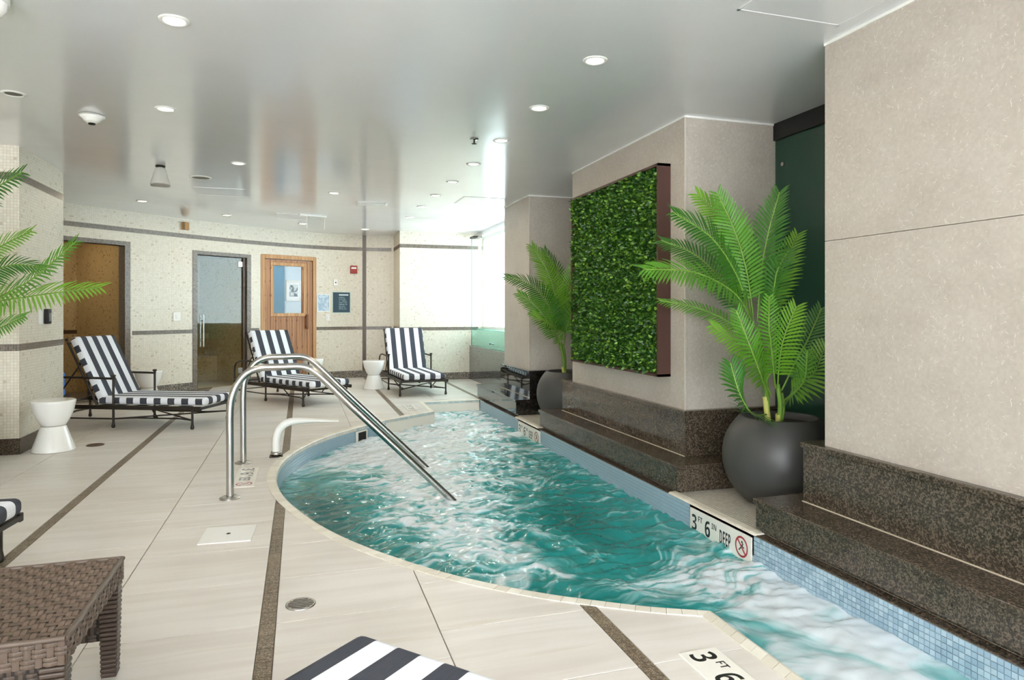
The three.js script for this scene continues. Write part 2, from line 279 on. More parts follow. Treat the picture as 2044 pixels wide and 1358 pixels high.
// jet fittings on the curved wall
{
  const g = thing('pool_skimmer', 'square skimmer mouth painted black for shade in the blue tiled pool wall', 'skimmer', [0.625, 0, -7.41], 0.87);
  part('painted_opening', bx(-0.075, 0.075, -0.16, -0.05, -0.005, 0.012), M.black, g); part('surround', join(bx(-0.09, 0.09, -0.05, -0.04, -0.005, 0.018), bx(-0.09, -0.075, -0.17, -0.05, -0.005, 0.018), bx(0.075, 0.09, -0.17, -0.05, -0.005, 0.018)), M.copingFace, g);  // solid black block paints the shade inside the recessed mouth
}

// ------------------------------------------------------------------ water: aerated, churning, with foam
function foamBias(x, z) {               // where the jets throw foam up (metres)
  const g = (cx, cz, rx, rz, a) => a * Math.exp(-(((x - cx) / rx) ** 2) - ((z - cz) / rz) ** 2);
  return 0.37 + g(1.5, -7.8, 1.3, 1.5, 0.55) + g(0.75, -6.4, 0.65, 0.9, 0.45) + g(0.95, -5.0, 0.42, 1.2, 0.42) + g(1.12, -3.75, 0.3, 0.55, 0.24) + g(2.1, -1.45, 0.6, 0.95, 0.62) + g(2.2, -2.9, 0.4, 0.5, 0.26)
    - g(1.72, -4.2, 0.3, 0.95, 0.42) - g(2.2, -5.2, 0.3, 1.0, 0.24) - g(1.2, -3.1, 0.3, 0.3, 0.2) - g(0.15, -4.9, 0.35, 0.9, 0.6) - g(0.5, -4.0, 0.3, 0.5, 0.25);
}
function foamAt(x, z) {
  const near = smooth(-3.4, -2.2, z), w1 = fbm(x * 1.7, z * 1.7, 999, 999, 3, 101), w2 = fbm(x * 1.7 + 31, z * 1.7 + 7, 999, 999, 3, 105);
  const a = x + (w1 - 0.5) * 1.0, b = z + (w2 - 0.5) * 1.0;
  const wisps = 1 - Math.abs(2 * fbm(a * 2.6, b * 4.6, 999, 999, 4, 111) - 1), lace = fbm(a * 11, b * 30, 999, 999, 4, 131), blot = fbm(a * 1.6, b * 1.6, 999, 999, 3, 121);
  return foamBias(x, z) + (wisps - 0.75) * (0.7 - 0.2 * near) + (lace - 0.5) * (1.0 - 0.75 * near) + (blot - 0.5) * (0.5 + 0.8 * near);
}
{
  const x0 = -0.3, x1 = 2.45, z0 = -9.3, z1 = 0.62, TW = 800, TH = 2000;
  const data = new Uint8Array(TW * TH * 4), thr = new Uint8Array(TW * TH * 4);
  for (let j = 0; j < TH; j++) for (let i = 0; i < TW; i++) {
    const x = x0 + (x1 - x0) * i / TW, z = z0 + (z1 - z0) * j / TH, k = (j * TW + i) * 4;
    const f = foamAt(x, z), d = smooth(0.2, 0.9, f), c = mixc(rgb(50, 152, 150), rgb(211, 219, 223), d);
    for (let q = 0; q < 3; q++) data[k + q] = c[q] * 255; data[k + 3] = 255;
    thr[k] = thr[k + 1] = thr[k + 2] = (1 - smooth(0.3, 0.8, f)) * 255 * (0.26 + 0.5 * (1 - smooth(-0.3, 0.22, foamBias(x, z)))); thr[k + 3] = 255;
  }
  const mk = (d, s) => { const t = new THREE.DataTexture(d, TW, TH); t.magFilter = THREE.LinearFilter; t.minFilter = THREE.LinearMipmapLinearFilter; t.generateMipmaps = true; if (s) t.colorSpace = THREE.SRGBColorSpace; t.needsUpdate = true; return t; };
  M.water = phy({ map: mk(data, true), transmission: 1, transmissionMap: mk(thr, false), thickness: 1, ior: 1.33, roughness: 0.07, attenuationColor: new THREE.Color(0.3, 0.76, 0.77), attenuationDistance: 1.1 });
  const C = 0.018, nx = Math.round((x1 - x0) / C), nz = Math.round((z1 - z0) / C), pos = [], uv = [], idx = [], at = new Int32Array((nx + 1) * (nz + 1)).fill(-1), ins = new Uint8Array((nx + 1) * (nz + 1));
  for (let j = 0; j <= nz; j++) for (let i = 0; i <= nx; i++) ins[j * (nx + 1) + i] = inPoly(x0 + i * C, z0 + j * C, outline) ? 1 : 0;
  const vert = (i, j) => {
    const k = j * (nx + 1) + i; if (at[k] >= 0) return at[k];
    const x = x0 + i * C, z = z0 + j * C, calm = smooth(-0.1, 0.7, x), near = smooth(-3.2, -1.9, z);
    const wx = x + 0.25 * fbm(x * 3, z * 3, 999, 999, 2, 5), wz = z + 0.25 * fbm(x * 3 + 9, z * 3, 999, 999, 2, 6);
    const rip = 1 - Math.abs(2 * fbm(wx * 3.2, wz * 5.5, 999, 999, 3, 41) - 1), fine = fbm(wx * 13, wz * 24, 999, 999, 3, 45), f = clamp(foamAt(x, z), 0, 1.2);
    const h = (0.25 + 0.75 * calm) * (1 - 0.6 * near) * ((rip - 0.6) * 0.036 + (fine - 0.5) * 0.03) + f * 0.016 * calm + near * 0.01 * calm;
    at[k] = pos.length / 3; pos.push(x, WATER + h, z); uv.push(i / nx, j / nz); return at[k];
  };
  for (let j = 0; j < nz; j++) for (let i = 0; i < nx; i++) {
    const k = j * (nx + 1) + i; if (!(ins[k] | ins[k + 1] | ins[k + nx + 1] | ins[k + nx + 2])) continue;
    const a = vert(i, j), b = vert(i + 1, j), c = vert(i, j + 1), d = vert(i + 1, j + 1); idx.push(a, c, b, b, c, d);
  }
  const g = new THREE.BufferGeometry(); g.setAttribute('position', new THREE.Float32BufferAttribute(pos, 3)); g.setAttribute('uv', new THREE.Float32BufferAttribute(uv, 2)); g.setIndex(idx); g.computeVertexNormals();
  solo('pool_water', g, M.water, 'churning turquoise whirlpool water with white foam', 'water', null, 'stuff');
}

// ------------------------------------------------------------------ depth markers
function markerTex(w, h, draw) { const c = document.createElement('canvas'); c.width = w; c.height = h; const x = c.getContext('2d'); x.fillStyle = '#e9e4da'; x.fillRect(0, 0, w, h); draw(x, w, h); const t = new THREE.CanvasTexture(c); t.colorSpace = THREE.SRGBColorSpace; return t; }
function depthMarks(x, w, h) {
  x.fillStyle = '#1d1c1f'; x.textBaseline = 'alphabetic';
  const big = (s, px, sc = 1) => { x.save(); x.translate(px, h * 0.83); x.scale(0.86 * sc, 1); x.font = 'bold ' + h * 0.86 + 'px sans-serif'; x.fillText(s, 0, 0); x.restore(); };
  const sup = (s, px) => { x.font = 'bold ' + h * 0.3 + 'px sans-serif'; x.fillText(s, px, h * 0.42); };
  big('3', w * 0.03); sup('FT', w * 0.145); big('6', w * 0.265); sup('IN', w * 0.385);
  x.save(); x.translate(w * 0.515, h * 0.8); x.scale(0.42, 1); x.font = 'bold ' + h * 0.72 + 'px sans-serif'; x.fillText('DEEP', 0, 0); x.restore();
  const cx = w * 0.86, cy = h * 0.5, r = h * 0.34; x.lineWidth = h * 0.05; x.strokeStyle = '#1d1c1f'; x.beginPath(); x.moveTo(cx - r * 0.45, cy + r * 0.45); x.lineTo(cx, cy); x.lineTo(cx + r * 0.4, cy + r * 0.35); x.moveTo(cx, cy); x.lineTo(cx + r * 0.3, cy - r * 0.4); x.moveTo(cx - r * 0.1, cy - r * 0.2); x.lineTo(cx + r * 0.45, cy + r * 0.05); x.stroke();
  x.beginPath(); x.arc(cx + r * 0.1, cy - r * 0.5, r * 0.14, 0, 7); x.fill();
  x.strokeStyle = '#a8242c'; x.lineWidth = h * 0.07; x.beginPath(); x.arc(cx, cy, r, 0, 7); x.moveTo(cx - r * 0.7, cy - r * 0.7); x.lineTo(cx + r * 0.7, cy + r * 0.7); x.stroke();
}
const markTex = markerTex(1024, 256, depthMarks);
const markMat = std({ map: markTex, roughness: 0.3 });
function markPlate(w, h, t) {             // plate whose +z face carries the print
  const g = new RoundedBoxGeometry(w, h, t, 1, 0.002), p = g.attributes.position, uv = g.attributes.uv, n = g.attributes.normal;
  for (let i = 0; i < p.count; i++) n.getZ(i) > 0.3 ? uv.setXY(i, p.getX(i) / w + 0.5, p.getY(i) / h + 0.5) : uv.setXY(i, 0.01, 0.01); return g;
}
{
  const side = (z, w, h, y, label) => { const m = solo('depth_marker', markPlate(w, h, 0.01), markMat, label, 'sign', null); m.rotation.y = -Math.PI / 2; m.position.set(RX - 0.004, y, z); };
  side(-3.50, 0.62, 0.16, -0.1, 'white depth marker with no diving symbol on the pool wall beside the large black pot');
  side(-7.05, 0.74, 0.16, -0.1, 'white depth marker on the pool wall below the smaller potted palm');
  const flat = (x, z, w, h, turn, label) => { const m = solo('depth_marker', markPlate(w, h, 0.008), markMat, label, 'sign'); m.rotation.set(-Math.PI / 2, 0, turn); m.position.set(x, 0.001, z); };
  flat(-0.39, -5.42, 0.6, 0.15, -Math.PI / 2, 'white depth marker laid in the deck between the steel handrail posts');
  flat(1.39, -1.84, 0.62, 0.155, -Math.PI / 2, 'large white depth marker laid in the deck beside the foaming near end');
  flat(1.36, -8.66, 0.6, 0.14, -Math.PI / 2, 'worn pale depth marker laid in the deck at the pool corner below a lounge chair');
}

// ------------------------------------------------------------------ ceiling
{
  const c = thing('ceiling', 'glossy pale grey painted ceiling with recessed lights', 'ceiling', [0, 0, 0], 0, null, 'structure');
  part('ceiling_slab', bx(XL, XR + 0.2, CEIL, CEIL + 0.2, -15.2, ZB + 0.2), M.ceiling, c);
  const bead = (x0, x1, z0, z1) => part('access_panel', join(bx(x0, x1, CEIL - 0.004, CEIL + 0.01, z0, z0 + 0.012), bx(x0, x1, CEIL - 0.004, CEIL + 0.01, z1 - 0.012, z1), bx(x0, x0 + 0.012, CEIL - 0.004, CEIL + 0.01, z0, z1), bx(x1 - 0.012, x1, CEIL - 0.004, CEIL + 0.01, z0, z1), bx(x0 + 0.02, x1 - 0.02, CEIL - 0.003, CEIL + 0.01, z0 + 0.02, z1 - 0.02)), M.ceiling, c);
  bead(-1.22, -0.62, -9.1, -8.55); bead(1.96, 2.52, -8.8, -8.25); bead(2.0, 2.6, -2.75, -2.2); bead(-0.35, 0.3, -11.1, -10.5);
}
const lampSpots = [[1.62, -3.55], [1.62, -4.5], [1.62, -5.45], [1.62, -6.4], [1.62, -7.35], [1.61, -8.27], [1.6, -9.22], [1.6, -10.3], [-0.6, -3.69], [-0.92, -5.32], [-0.58, -7.06], [-1.98, -9.85], [0.39, -8.47], [-1.06, -10.9], [0.03, -11.6], [1.08, -12.05]];
const ringGeo = lathe([[0.048, CEIL + 0.002], [0.05, CEIL - 0.004], [0.058, CEIL - 0.009], [0.07, CEIL - 0.004], [0.072, CEIL]], 32), glowGeo = new THREE.CylinderGeometry(0.049, 0.049, 0.003, 32).translate(0, CEIL - 0.0025, 0);
function downlight(x, z, label, group, lit = true) {
  const g = thing('downlight', label, 'ceiling light', [x, 0, z], 0, group);
  part('trim_ring', ringGeo, M.white, g); part('lens', glowGeo, lit ? M.lampGlow : std({ color: srgb(120, 116, 108), roughness: 0.6 }), g);
  if (lit) { const l = new THREE.RectAreaLight(LAMP_COLOR, LAMP, 0.085, 0.085); l.position.set(x, CEIL - 0.012, z); l.lookAt(x, 0, z); scene.add(l); }
}
const NTH = ['first', 'second', 'third', 'fourth', 'fifth', 'sixth', 'seventh', 'eighth'], DECK = ['wide rimmed lit downlight above the white skimmer lid', 'lit downlight beside the conical smoke detector', 'lit downlight near the bell shaped ceiling fitting', 'lit downlight before the open passage doorway', 'lit downlight beside the slatted air vent', 'lit downlight before the glass steam room door', 'lit downlight before the pine sauna door', 'lit downlight above the upright dark band in the corner recess'];
lampSpots.forEach(([x, z], i) => i < 8 ? downlight(x, z, NTH[i] + ' lit downlight of the pool row, counted from the wide stone column', 'downlight row above the pool') : downlight(x, z, DECK[i - 8], 'downlights over the deck'));
downlight(-1.82, -5.25, 'unlit round ceiling fitting with white rim near the smoke detector', null, false);

// ------------------------------------------------------------------ far curved wall
const dZ = (x) => 3 * 0.01858463 * x * x + 2 * 0.17309814 * x - 0.45122565;
const wn = (x) => { const d = dZ(x), l = Math.hypot(d, 1); return [-d / l, 1 / l]; };
const arc = (() => { const a = []; let s = 0; for (let i = 0; i <= 700; i++) { const x = -4.5 + i * 0.01; if (i) s += Math.hypot(0.01, wallZ(x) - wallZ(x - 0.01)); a.push(s); } return (x) => a[clamp(Math.round((x + 4.5) * 100), 0, 700)]; })();
function ribbon(xa, xb, y0, y1, front, back) {   // curved slab following the wall
  const n = Math.max(2, Math.ceil((xb - xa) / 0.12)), pos = [], uv = [], quad = (a, b, c, d, ua, ub, va, vb) => { pos.push(...a, ...b, ...c, ...a, ...c, ...d); uv.push(ua, va, ub, va, ub, vb, ua, va, ub, vb, ua, vb); };
  const P = (x, y, o) => { const [nx, nz] = wn(x); return [x + nx * o, y, wallZ(x) + nz * o]; };
  for (let i = 0; i < n; i++) {
    const a = xa + (xb - xa) * i / n, b = xa + (xb - xa) * (i + 1) / n, s = arc(a), t = s + (b - a) * Math.hypot(1, dZ((a + b) / 2));
    quad(P(a, y0, front), P(b, y0, front), P(b, y1, front), P(a, y1, front), s, t, y0, y1);
    quad(P(b, y0, back), P(a, y0, back), P(a, y1, back), P(b, y1, back), t, s, y0, y1);
    quad(P(a, y1, front), P(b, y1, front), P(b, y1, back), P(a, y1, back), s, t, 0, front - back);
    quad(P(a, y0, back), P(b, y0, back), P(b, y0, front), P(a, y0, front), s, t, 0, front - back);
  }
  quad(P(xa, y0, back), P(xa, y0, front), P(xa, y1, front), P(xa, y1, back), 0, front - back, y0, y1);
  quad(P(xb, y0, front), P(xb, y0, back), P(xb, y1, back), P(xb, y1, front), 0, front - back, y0, y1);
  const g = new THREE.BufferGeometry(); g.setAttribute('position', new THREE.Float32BufferAttribute(pos, 3)); g.setAttribute('uv', new THREE.Float32BufferAttribute(uv, 2)); g.computeVertexNormals(); return g;
}
const onWallAt = (x, y, off = 0) => { const [nx, nz] = wn(x); return [[x + nx * off, y, wallZ(x) + nz * off], Math.atan2(nx, nz)]; };
const BAND1 = [0.905, 0.965], BAND2 = [2.40, 2.465];
const OPEN = [[-3.3, -2.42, 2.2], [-1.57, -0.87, 2.16], [-0.66, 0.26, 2.23]];
{
  const w = thing('wall_far', 'curved cream mosaic wall with dark tile bands', 'wall', [0, 0, 0], 0, null, 'structure');
  const xs = [-4.4, ...OPEN.flatMap(([a, b]) => [a, b]), 1.86];
  for (let i = 0; i < xs.length; i += 2) { part('mosaic_field', ribbon(xs[i], xs[i + 1], 0, CEIL, 0, -0.14), M.mosaic, w); }
  for (const [a, b, h] of OPEN) part('lintel', ribbon(a, b, h, CEIL, 0, -0.14), M.mosaic, w);
  part('upper_band', ribbon(-4.4, 1.66, ...BAND2, 0.004, -0.02), M.band, w);
  for (const [a, b] of [[-4.4, -3.36], [-2.34, -1.63], [-0.81, -0.68], [0.28, 1.66]]) { part('dado_band', ribbon(a, b, ...BAND1, 0.004, -0.02), M.band, w); part('skirting', ribbon(a, b, 0, 0.13, 0.012, -0.02), M.base, w); }
  part('upright_band', ribbon(1.12, 1.19, 0, CEIL, 0.006, -0.02), M.bandDark, w);
  for (const [a, b, h] of OPEN.slice(0, 2)) { part('door_surround', ribbon(a - 0.06, a, 0, h + 0.06, 0.008, -0.14), M.band, w); part('door_surround', ribbon(b, b + 0.06, 0, h + 0.06, 0.008, -0.14), M.band, w); part('door_surround', ribbon(a, b, h, h + 0.06, 0.008, -0.14), M.band, w); }
}
{
  const w = thing('wall_back_corner', 'cream mosaic wall beside the bright window with return into the corner recess', 'wall', [0, 0, 0], 0, null, 'structure');
  part('mosaic_field', bx(1.70, 3.3, 0, CEIL, -12.25, -12.10), M.mosaic, w);
  part('return_wall', bx(1.70, 1.85, 0, CEIL, -13.2, -12.25), M.mosaic, w);
  for (const [y0, y1] of [BAND1, BAND2]) { part('band', bx(1.70, 3.15, y0, y1, -12.12, -12.096), M.band, w); part('band', bx(1.696, 1.72, y0, y1, -13.0, -12.1), M.bandDark, w); }
  part('skirting', bx(1.70, 3.15, 0, 0.13, -12.12, -12.088), M.base, w);
}
// rooms behind the openings
function alcove(name, label, x, w, h, depth, mat, floorMat) {
  const [lo, hi] = Array.isArray(w) ? w : [-w / 2, w / 2], [[px, , pz], turn] = onWallAt(x, 0, -0.13), g = thing(name, label, 'room', [px, 0, pz], turn, null, 'structure');
  part('back', bx(lo - 0.1, hi + 0.1, 0, h, -depth - 0.08, -depth), mat, g); part('side', bx(lo - 0.1, lo, 0, h, -depth, 0.04), mat, g); part('side', bx(hi, hi + 0.1, 0, h, -depth, 0.04), mat, g);
  part('soffit', bx(lo, hi, h, h + 0.06, -depth, 0.04), M.ceiling, g); part('slab', bx(lo, hi, 0.001, 0.006, -depth, 0.0), floorMat, g);
  return g;
}
{
  const c = alcove('wall_corridor', 'tan mosaic passage beyond the open doorway', -2.86, 1.44, 2.5, 1.25, M.mosaicTan, M.base);
  part('band', bx(-0.72, 0.72, ...BAND1, -1.25, -1.244), M.bandDark, c);
  { const [[lx, , lz]] = onWallAt(-2.86, 0, -0.7), lamp = thing('added_passage_light', 'added unseen light brightening the tan passage', 'ceiling light', [lx, 2.49, lz]); part('diffuser', bx(-0.1, 0.1, -0.012, 0, -0.1, 0.1), glow(LAMP_COLOR, 2), lamp); const l = new THREE.RectAreaLight(LAMP_COLOR, 16, 0.2, 0.2); l.position.set(lx, 2.47, lz); l.lookAt(lx, 0, lz); scene.add(l); }  // lamp added out of view to brighten the passage
  const s = alcove('wall_steam_room', 'tan mosaic steam room behind the glass door', -1.22, 1.15, 2.4, 1.5, M.mosaicTan, M.mosaicTan);
  part('bench', rbx(-0.575, 0.575, 0.006, 0.45, -1.5, -0.95, 0.01), M.mosaicTan, s); part('bench', rbx(-0.575, 0.575, 0.45, 0.86, -1.5, -1.2, 0.01), M.mosaicTan, s);
  const v = alcove('wall_reflection_lobby', 'made up pale blue lobby standing in for the reflection in the sauna door pane', -0.2, [-0.62, 1.4], 2.45, 1.0, std({ color: srgb(204, 220, 232), roughness: 0.6 }), M.tiles[0]);  // made-up room; its pale blue stands in for the reflection in the pane
  part('reflected_blue', bx(-0.62, 0.44, 0.006, 2.45, -1.0, -0.93), std({ color: srgb(58, 118, 150), roughness: 0.6 }), v);  // blue strip of the same reflection, put in as a solid
  const [[lx, , lz]] = onWallAt(-0.2, 0, -0.6), lamp = thing('added_lobby_light', 'added unseen light brightening the made up sauna lobby', 'ceiling light', [lx, 2.44, lz]);  // lamp added out of view to light the made-up lobby
  part('diffuser', bx(-0.15, 0.15, -0.012, 0, -0.15, 0.15), glow(new THREE.Color(0.9, 0.96, 1), 2), lamp); const l = new THREE.RectAreaLight(new THREE.Color(0.9, 0.96, 1), 9, 0.3, 0.3); l.position.set(lx, 2.42, lz); l.lookAt(lx, 0, lz); scene.add(l);
  const p = new THREE.Group(); p.name = 'framed_picture'; scene.add(p); const [[qx0, , qz0], qt] = onWallAt(-0.2, 0, -1.129), qx = qx0 + Math.cos(qt) * 0.66, qz = qz0 - Math.sin(qt) * 0.66; p.position.set(qx, 1.66, qz); p.rotation.y = qt; tag(p, 'small framed grey botanical print seen through the sauna door pane', 'picture');
  part('frame', join(bx(-0.16, 0.16, 0.17, 0.2, 0, 0.02), bx(-0.16, 0.16, -0.2, -0.17, 0, 0.02), bx(-0.16, -0.13, -0.2, 0.2, 0, 0.02), bx(0.13, 0.16, -0.2, 0.2, 0, 0.02)), M.white, p);
  let printGeo; { const pg = bx(-0.13, 0.13, -0.17, 0.17, 0, 0.008), uv = pg.attributes.uv; for (let i = 0; i < uv.count; i++) uv.setXY(i, uv.getX(i) + 0.13, uv.getY(i) + 0.17); printGeo = pg; }
  part('print', printGeo, std({ map: tex(128, 160, (u, v) => { const e = Math.min(u, 1 - u, v, 1 - v); return e < 0.16 ? rgb(236, 238, 240) : mixc(rgb(74, 88, 96), rgb(206, 212, 214), smooth(0.35, 0.65, fbm(u * 7, v * 8, 7, 8, 3, 77))); }, [0.26, 0.34]), roughness: 0.5 }), p);
}
// glass door
{
  const [[x, , z], t] = onWallAt(-1.22, 0, -0.05), d = thing('door_1', 'frameless glass steam room door with twin steel pull bars', 'door', [x, 0, z], t, null, 'structure');
  const W = 0.435;
  part('pane', bx(-W + 0.02, W - 0.05, 0.02, 2.15, -0.005, 0.005), phy({ color: new THREE.Color(0.93, 0.96, 0.94), transmission: 1, roughness: 0, thickness: 0, ior: 1.5, specularIntensity: 0.7 }), d);
  part('jamb', bx(W - 0.045, W - 0.005, 0, 2.155, -0.03, 0.03), M.bandDark, d);
  for (const zz of [0.045, -0.045]) part('pull_bar', join(rod([-W + 0.1, 0.68, zz], [-W + 0.1, 1.2, zz], 0.012), rod([-W + 0.1, 0.78, 0], [-W + 0.1, 0.78, zz], 0.008), rod([-W + 0.1, 1.1, 0], [-W + 0.1, 1.1, zz], 0.008)), M.steel, d);
  for (const y of [2.05, 0.25]) part('hinge', rbx(W - 0.13, W - 0.04, y - 0.045, y + 0.045, -0.014, 0.014, 0.004), M.steel, d);
}
// sauna door
const woodTex = (sd, a, b) => tex(256, 1024, (u, v) => { const w = fbm(u * 3, v * 2, 3, 2, 3, sd) * 0.5, r = fbm(u * 14 + w * 5, v * 2 + w, 14, 2, 4, sd + 1); let k = hash(Math.floor(u * 2), Math.floor(v * 6), sd), c = mixc(rgb(...a), rgb(...b), smooth(0.25, 0.75, r)); if (k > 0.55) { const cx = (Math.floor(u * 2) + 0.5) / 2, cy = (Math.floor(v * 6) + 0.3 + 0.4 * k) / 6, e = Math.hypot((u - cx) * 1.6, (v - cy) * 6.5); c = mixc(rgb(96, 54, 26), c, smooth(0.05, 0.16, e)); } return c; }, [0.2, 1.4]);
M.pine = [1, 2, 3].map((k) => std({ map: woodTex(200 + k * 10, [152, 104, 70], [188, 142, 102]), roughness: 0.5 }));
M.pinePale = std({ map: woodTex(260, [174, 128, 82], [206, 162, 114]), roughness: 0.5 });
{
  const [[x, , z], t] = onWallAt(-0.2, 0, 0.0), d = thing('door_2', 'knotty pine sauna door with a tall glazed pane and vertical boards', 'door', [x, 0, z], t, null, 'structure');
  const W = 0.53, Hh = 2.25;
  part('door_frame', join(rbx(-W, -W + 0.075, 0, Hh, -0.08, 0.035, 0.008), rbx(W - 0.075, W, 0, Hh, -0.08, 0.035, 0.008)), M.pinePale, d); part('door_frame', rbx(-W + 0.075, W - 0.075, Hh - 0.075, Hh, -0.08, 0.035, 0.008), M.pinePale, d);
  const L = -W + 0.082, R = W - 0.082, n = 9, bw = (R - L) / n, gl = [-0.29, 0.27, 1.22, 2.06];
  for (let i = 0; i < n; i++) {
    const a = L + i * bw + 0.0015, b = a + bw - 0.003, inPane = b > gl[0] + 0.02 && a < gl[1] - 0.02;
    part('board', rbx(a, b, 0.01, inPane ? gl[2] - 0.06 : Hh - 0.085, -0.03, 0.012, 0.004), M.pine[i % 3], d);
    if (inPane) part('board', rbx(a, b, gl[3] + 0.06, Hh - 0.085, -0.03, 0.012, 0.004), M.pine[(i + 1) % 3], d);
  }
  const f = 0.06; part('pane_frame', join(rbx(gl[0] - f, gl[1] + f, gl[3], gl[3] + f, -0.035, 0.024, 0.006), rbx(gl[0] - f, gl[1] + f, gl[2] - f, gl[2], -0.035, 0.024, 0.006), rbx(gl[0] - f, gl[0], gl[2], gl[3], -0.035, 0.024, 0.006), rbx(gl[1], gl[1] + f, gl[2], gl[3], -0.035, 0.024, 0.006)), M.pinePale, d);
  part('pane', bx(gl[0], gl[1], gl[2], gl[3], -0.008, -0.002), phy({ color: new THREE.Color(0.97, 0.985, 0.99), transmission: 1, roughness: 0, thickness: 0, ior: 1.5, specularIntensity: 0.3 }), d);
  part('handle', join(rbx(0.3, 0.345, 0.93, 1.2, 0.045, 0.075, 0.008), rbx(0.305, 0.34, 0.95, 0.985, 0.012, 0.05, 0.004), rbx(0.305, 0.34, 1.14, 1.175, 0.012, 0.05, 0.004)), std({ color: srgb(120, 74, 40), roughness: 0.5 }), d);
}

// ------------------------------------------------------------------ right side: stone columns on granite plinths and steps
function column(label, z0, z1, plinth, step, granite, seamed) {   // z0 near end, z1 far end
  const c = thing('column', label, 'column', [0, 0, 0], 0, null, 'structure');
  const X = 2.71, seam = 1.63;
  part('core', bx(X + 0.02, 3.6, 0, CEIL, z1 + 0.02, z0 - 0.02), M.grout, c);
  for (const [y0, y1] of [[0.52, seam - 0.0015], [seam + 0.0015, CEIL - 0.008]]) {
    part('stone_panel', bx(X, X + 0.021, y0, y1, z1, z0), M.stone, c);
    part('stone_panel', bx(X + 0.0225, 3.6, y0, y1, z0 - 0.021, z0), M.stone, c); part('stone_panel', bx(X + 0.0225, 3.6, y0, y1, z1, z1 + 0.021), M.stone, c);
  }
  part('corner_bead', join(rod([X + 0.001, 0.52, z0 - 0.001], [X + 0.001, CEIL, z0 - 0.001], 0.004, 6)), std({ color: srgb(206, 196, 180), roughness: 0.5 }), c);
  part('ceiling_bead', join(bx(X - 0.008, X, CEIL - 0.014, CEIL, z1, z0), bx(X, 3.6, CEIL - 0.014, CEIL, z0, z0 + 0.008)), M.white, c);
  const [pa, pb] = plinth, [sa, sb] = step, m = granite;
  part('plinth_facing', bx(2.68, 3.55, 0.19, 0.49, pb + 0.01, pa - 0.01), m, c);
  part('plinth_cap', rbx(2.665, 3.55, 0.49, 0.522, pb, pa, 0.006, 2), m, c);
  part('step_facing', bx(2.465, 3.55, 0.02, 0.16, sb + 0.012, sa - 0.012), m, c);
  part('step_tread', rbx(2.45, 3.55, 0.16, 0.19, sb, sa, 0.006, 2), m, c);
  part('caulk_line', bx(2.67, 2.68, 0.19, 0.1925, pb + 0.01, pa - 0.01), std({ color: srgb(196, 184, 164), roughness: 0.6 }), c);
  part('toe_recess', bx(2.49, 3.5, 0, 0.02, sb + 0.03, sa - 0.03), m, c);
  return c;
}
column('wide speckled stone column beside the foaming near end of the pool', 2.59, -2.96, [2.59, -3.1], [2.59, -3.23], M.granite);
column('speckled stone column carrying the framed green foliage panel', -4.35, -6.5, [-4.29, -6.72], [-4.04, -6.84], M.granite);
column('narrow stone column on black polished granite next to the bright window', -7.9, -8.95, [-7.78, -9.05], [-7.65, -9.52], M.graniteBlack);
// window side beyond the columns
{
  const w = thing('wall_right', 'window wall with dark backing glass between the stone columns', 'wall', [0, 0, 0], 0, null, 'structure');
  part('sill_wall', bx(3.12, 3.4, 0, 0.93, -12.25, -8.95), M.mosaic, w); part('header', bx(3.12, 3.4, 2.62, CEIL, -12.25, -8.95), M.ceiling, w);
  part('outer_wall', bx(3.6, 3.75, 0, CEIL, -8.95, ZB), M.grout, w);
  part('apron_panel', rbx(2.98, 3.12, 0, 0.62, -12.09, -9.05, 0.004), M.graniteBlack, w);
  for (const [z0, z1] of [[-4.35, -2.96], [-7.9, -6.5]]) {
    part('header_strip', bx(3.49, 3.6, CEIL - 0.13, CEIL, z0, z1), M.black, w);
    part('back_glass', bx(3.51, 3.53, 0, CEIL - 0.13, z0, z1), M.darkGlass, w);
    part('glass_standoff', new THREE.CylinderGeometry(0.016, 0.016, 0.02, 16).rotateZ(Math.PI / 2).translate(3.5, CEIL - 0.33, z0 + 0.1), M.steel, w);
  }
  const win = thing('window_1', 'tall bright window beyond the narrow column with white mullions', 'window', [0, 0, 0], 0, null, 'structure');
  part('pane', bx(3.26, 3.266, 0.93, 2.62, -12.1, -8.95), phy({ color: new THREE.Color(0.74, 0.775, 0.79), transmission: 1, roughness: 0, thickness: 0, ior: 1.5 }), win);
  const fr = []; for (const z of [-12.08, -8.98]) fr.push(bx(3.24, 3.29, 0.93, 2.62, z - 0.025, z + 0.025)); fr.push(bx(3.24, 3.29, 0.93, 0.98, -12.1, -8.95), bx(3.24, 3.29, 2.57, 2.62, -12.1, -8.95));
  part('frame', join(fr), M.white, win);
  const gp = thing('glass_screen', 'tall green tinted glass screen standing before the bright window', 'glass screen');
  part('pane', bx(3.0, 3.002, 0.96, 2.58, -12.0, -9.1), M.greenGlass, gp); part('tinted_band', bx(3.0, 3.002, 0.635, 0.96, -12.0, -9.1), phy({ color: new THREE.Color(0.66, 0.95, 0.9), transmission: 1, roughness: 0, thickness: 0, ior: 1.5 }), gp);
  part('pane_edge', join(bx(2.995, 3.007, 0.635, 2.58, -12.012, -12.0), bx(2.995, 3.007, 0.625, 0.635, -12.0, -9.1)), M.greenEdge, gp);
  for (const z of [-10.55, -10.7]) part('fixing', new THREE.CylinderGeometry(0.018, 0.018, 0.03, 12).rotateZ(Math.PI / 2).translate(2.99, 0.72, z), M.steel, gp);
  part('top_bracket', bx(2.96, 3.12, 2.58, 2.61, -11.98, -11.7), M.iron, gp);
}
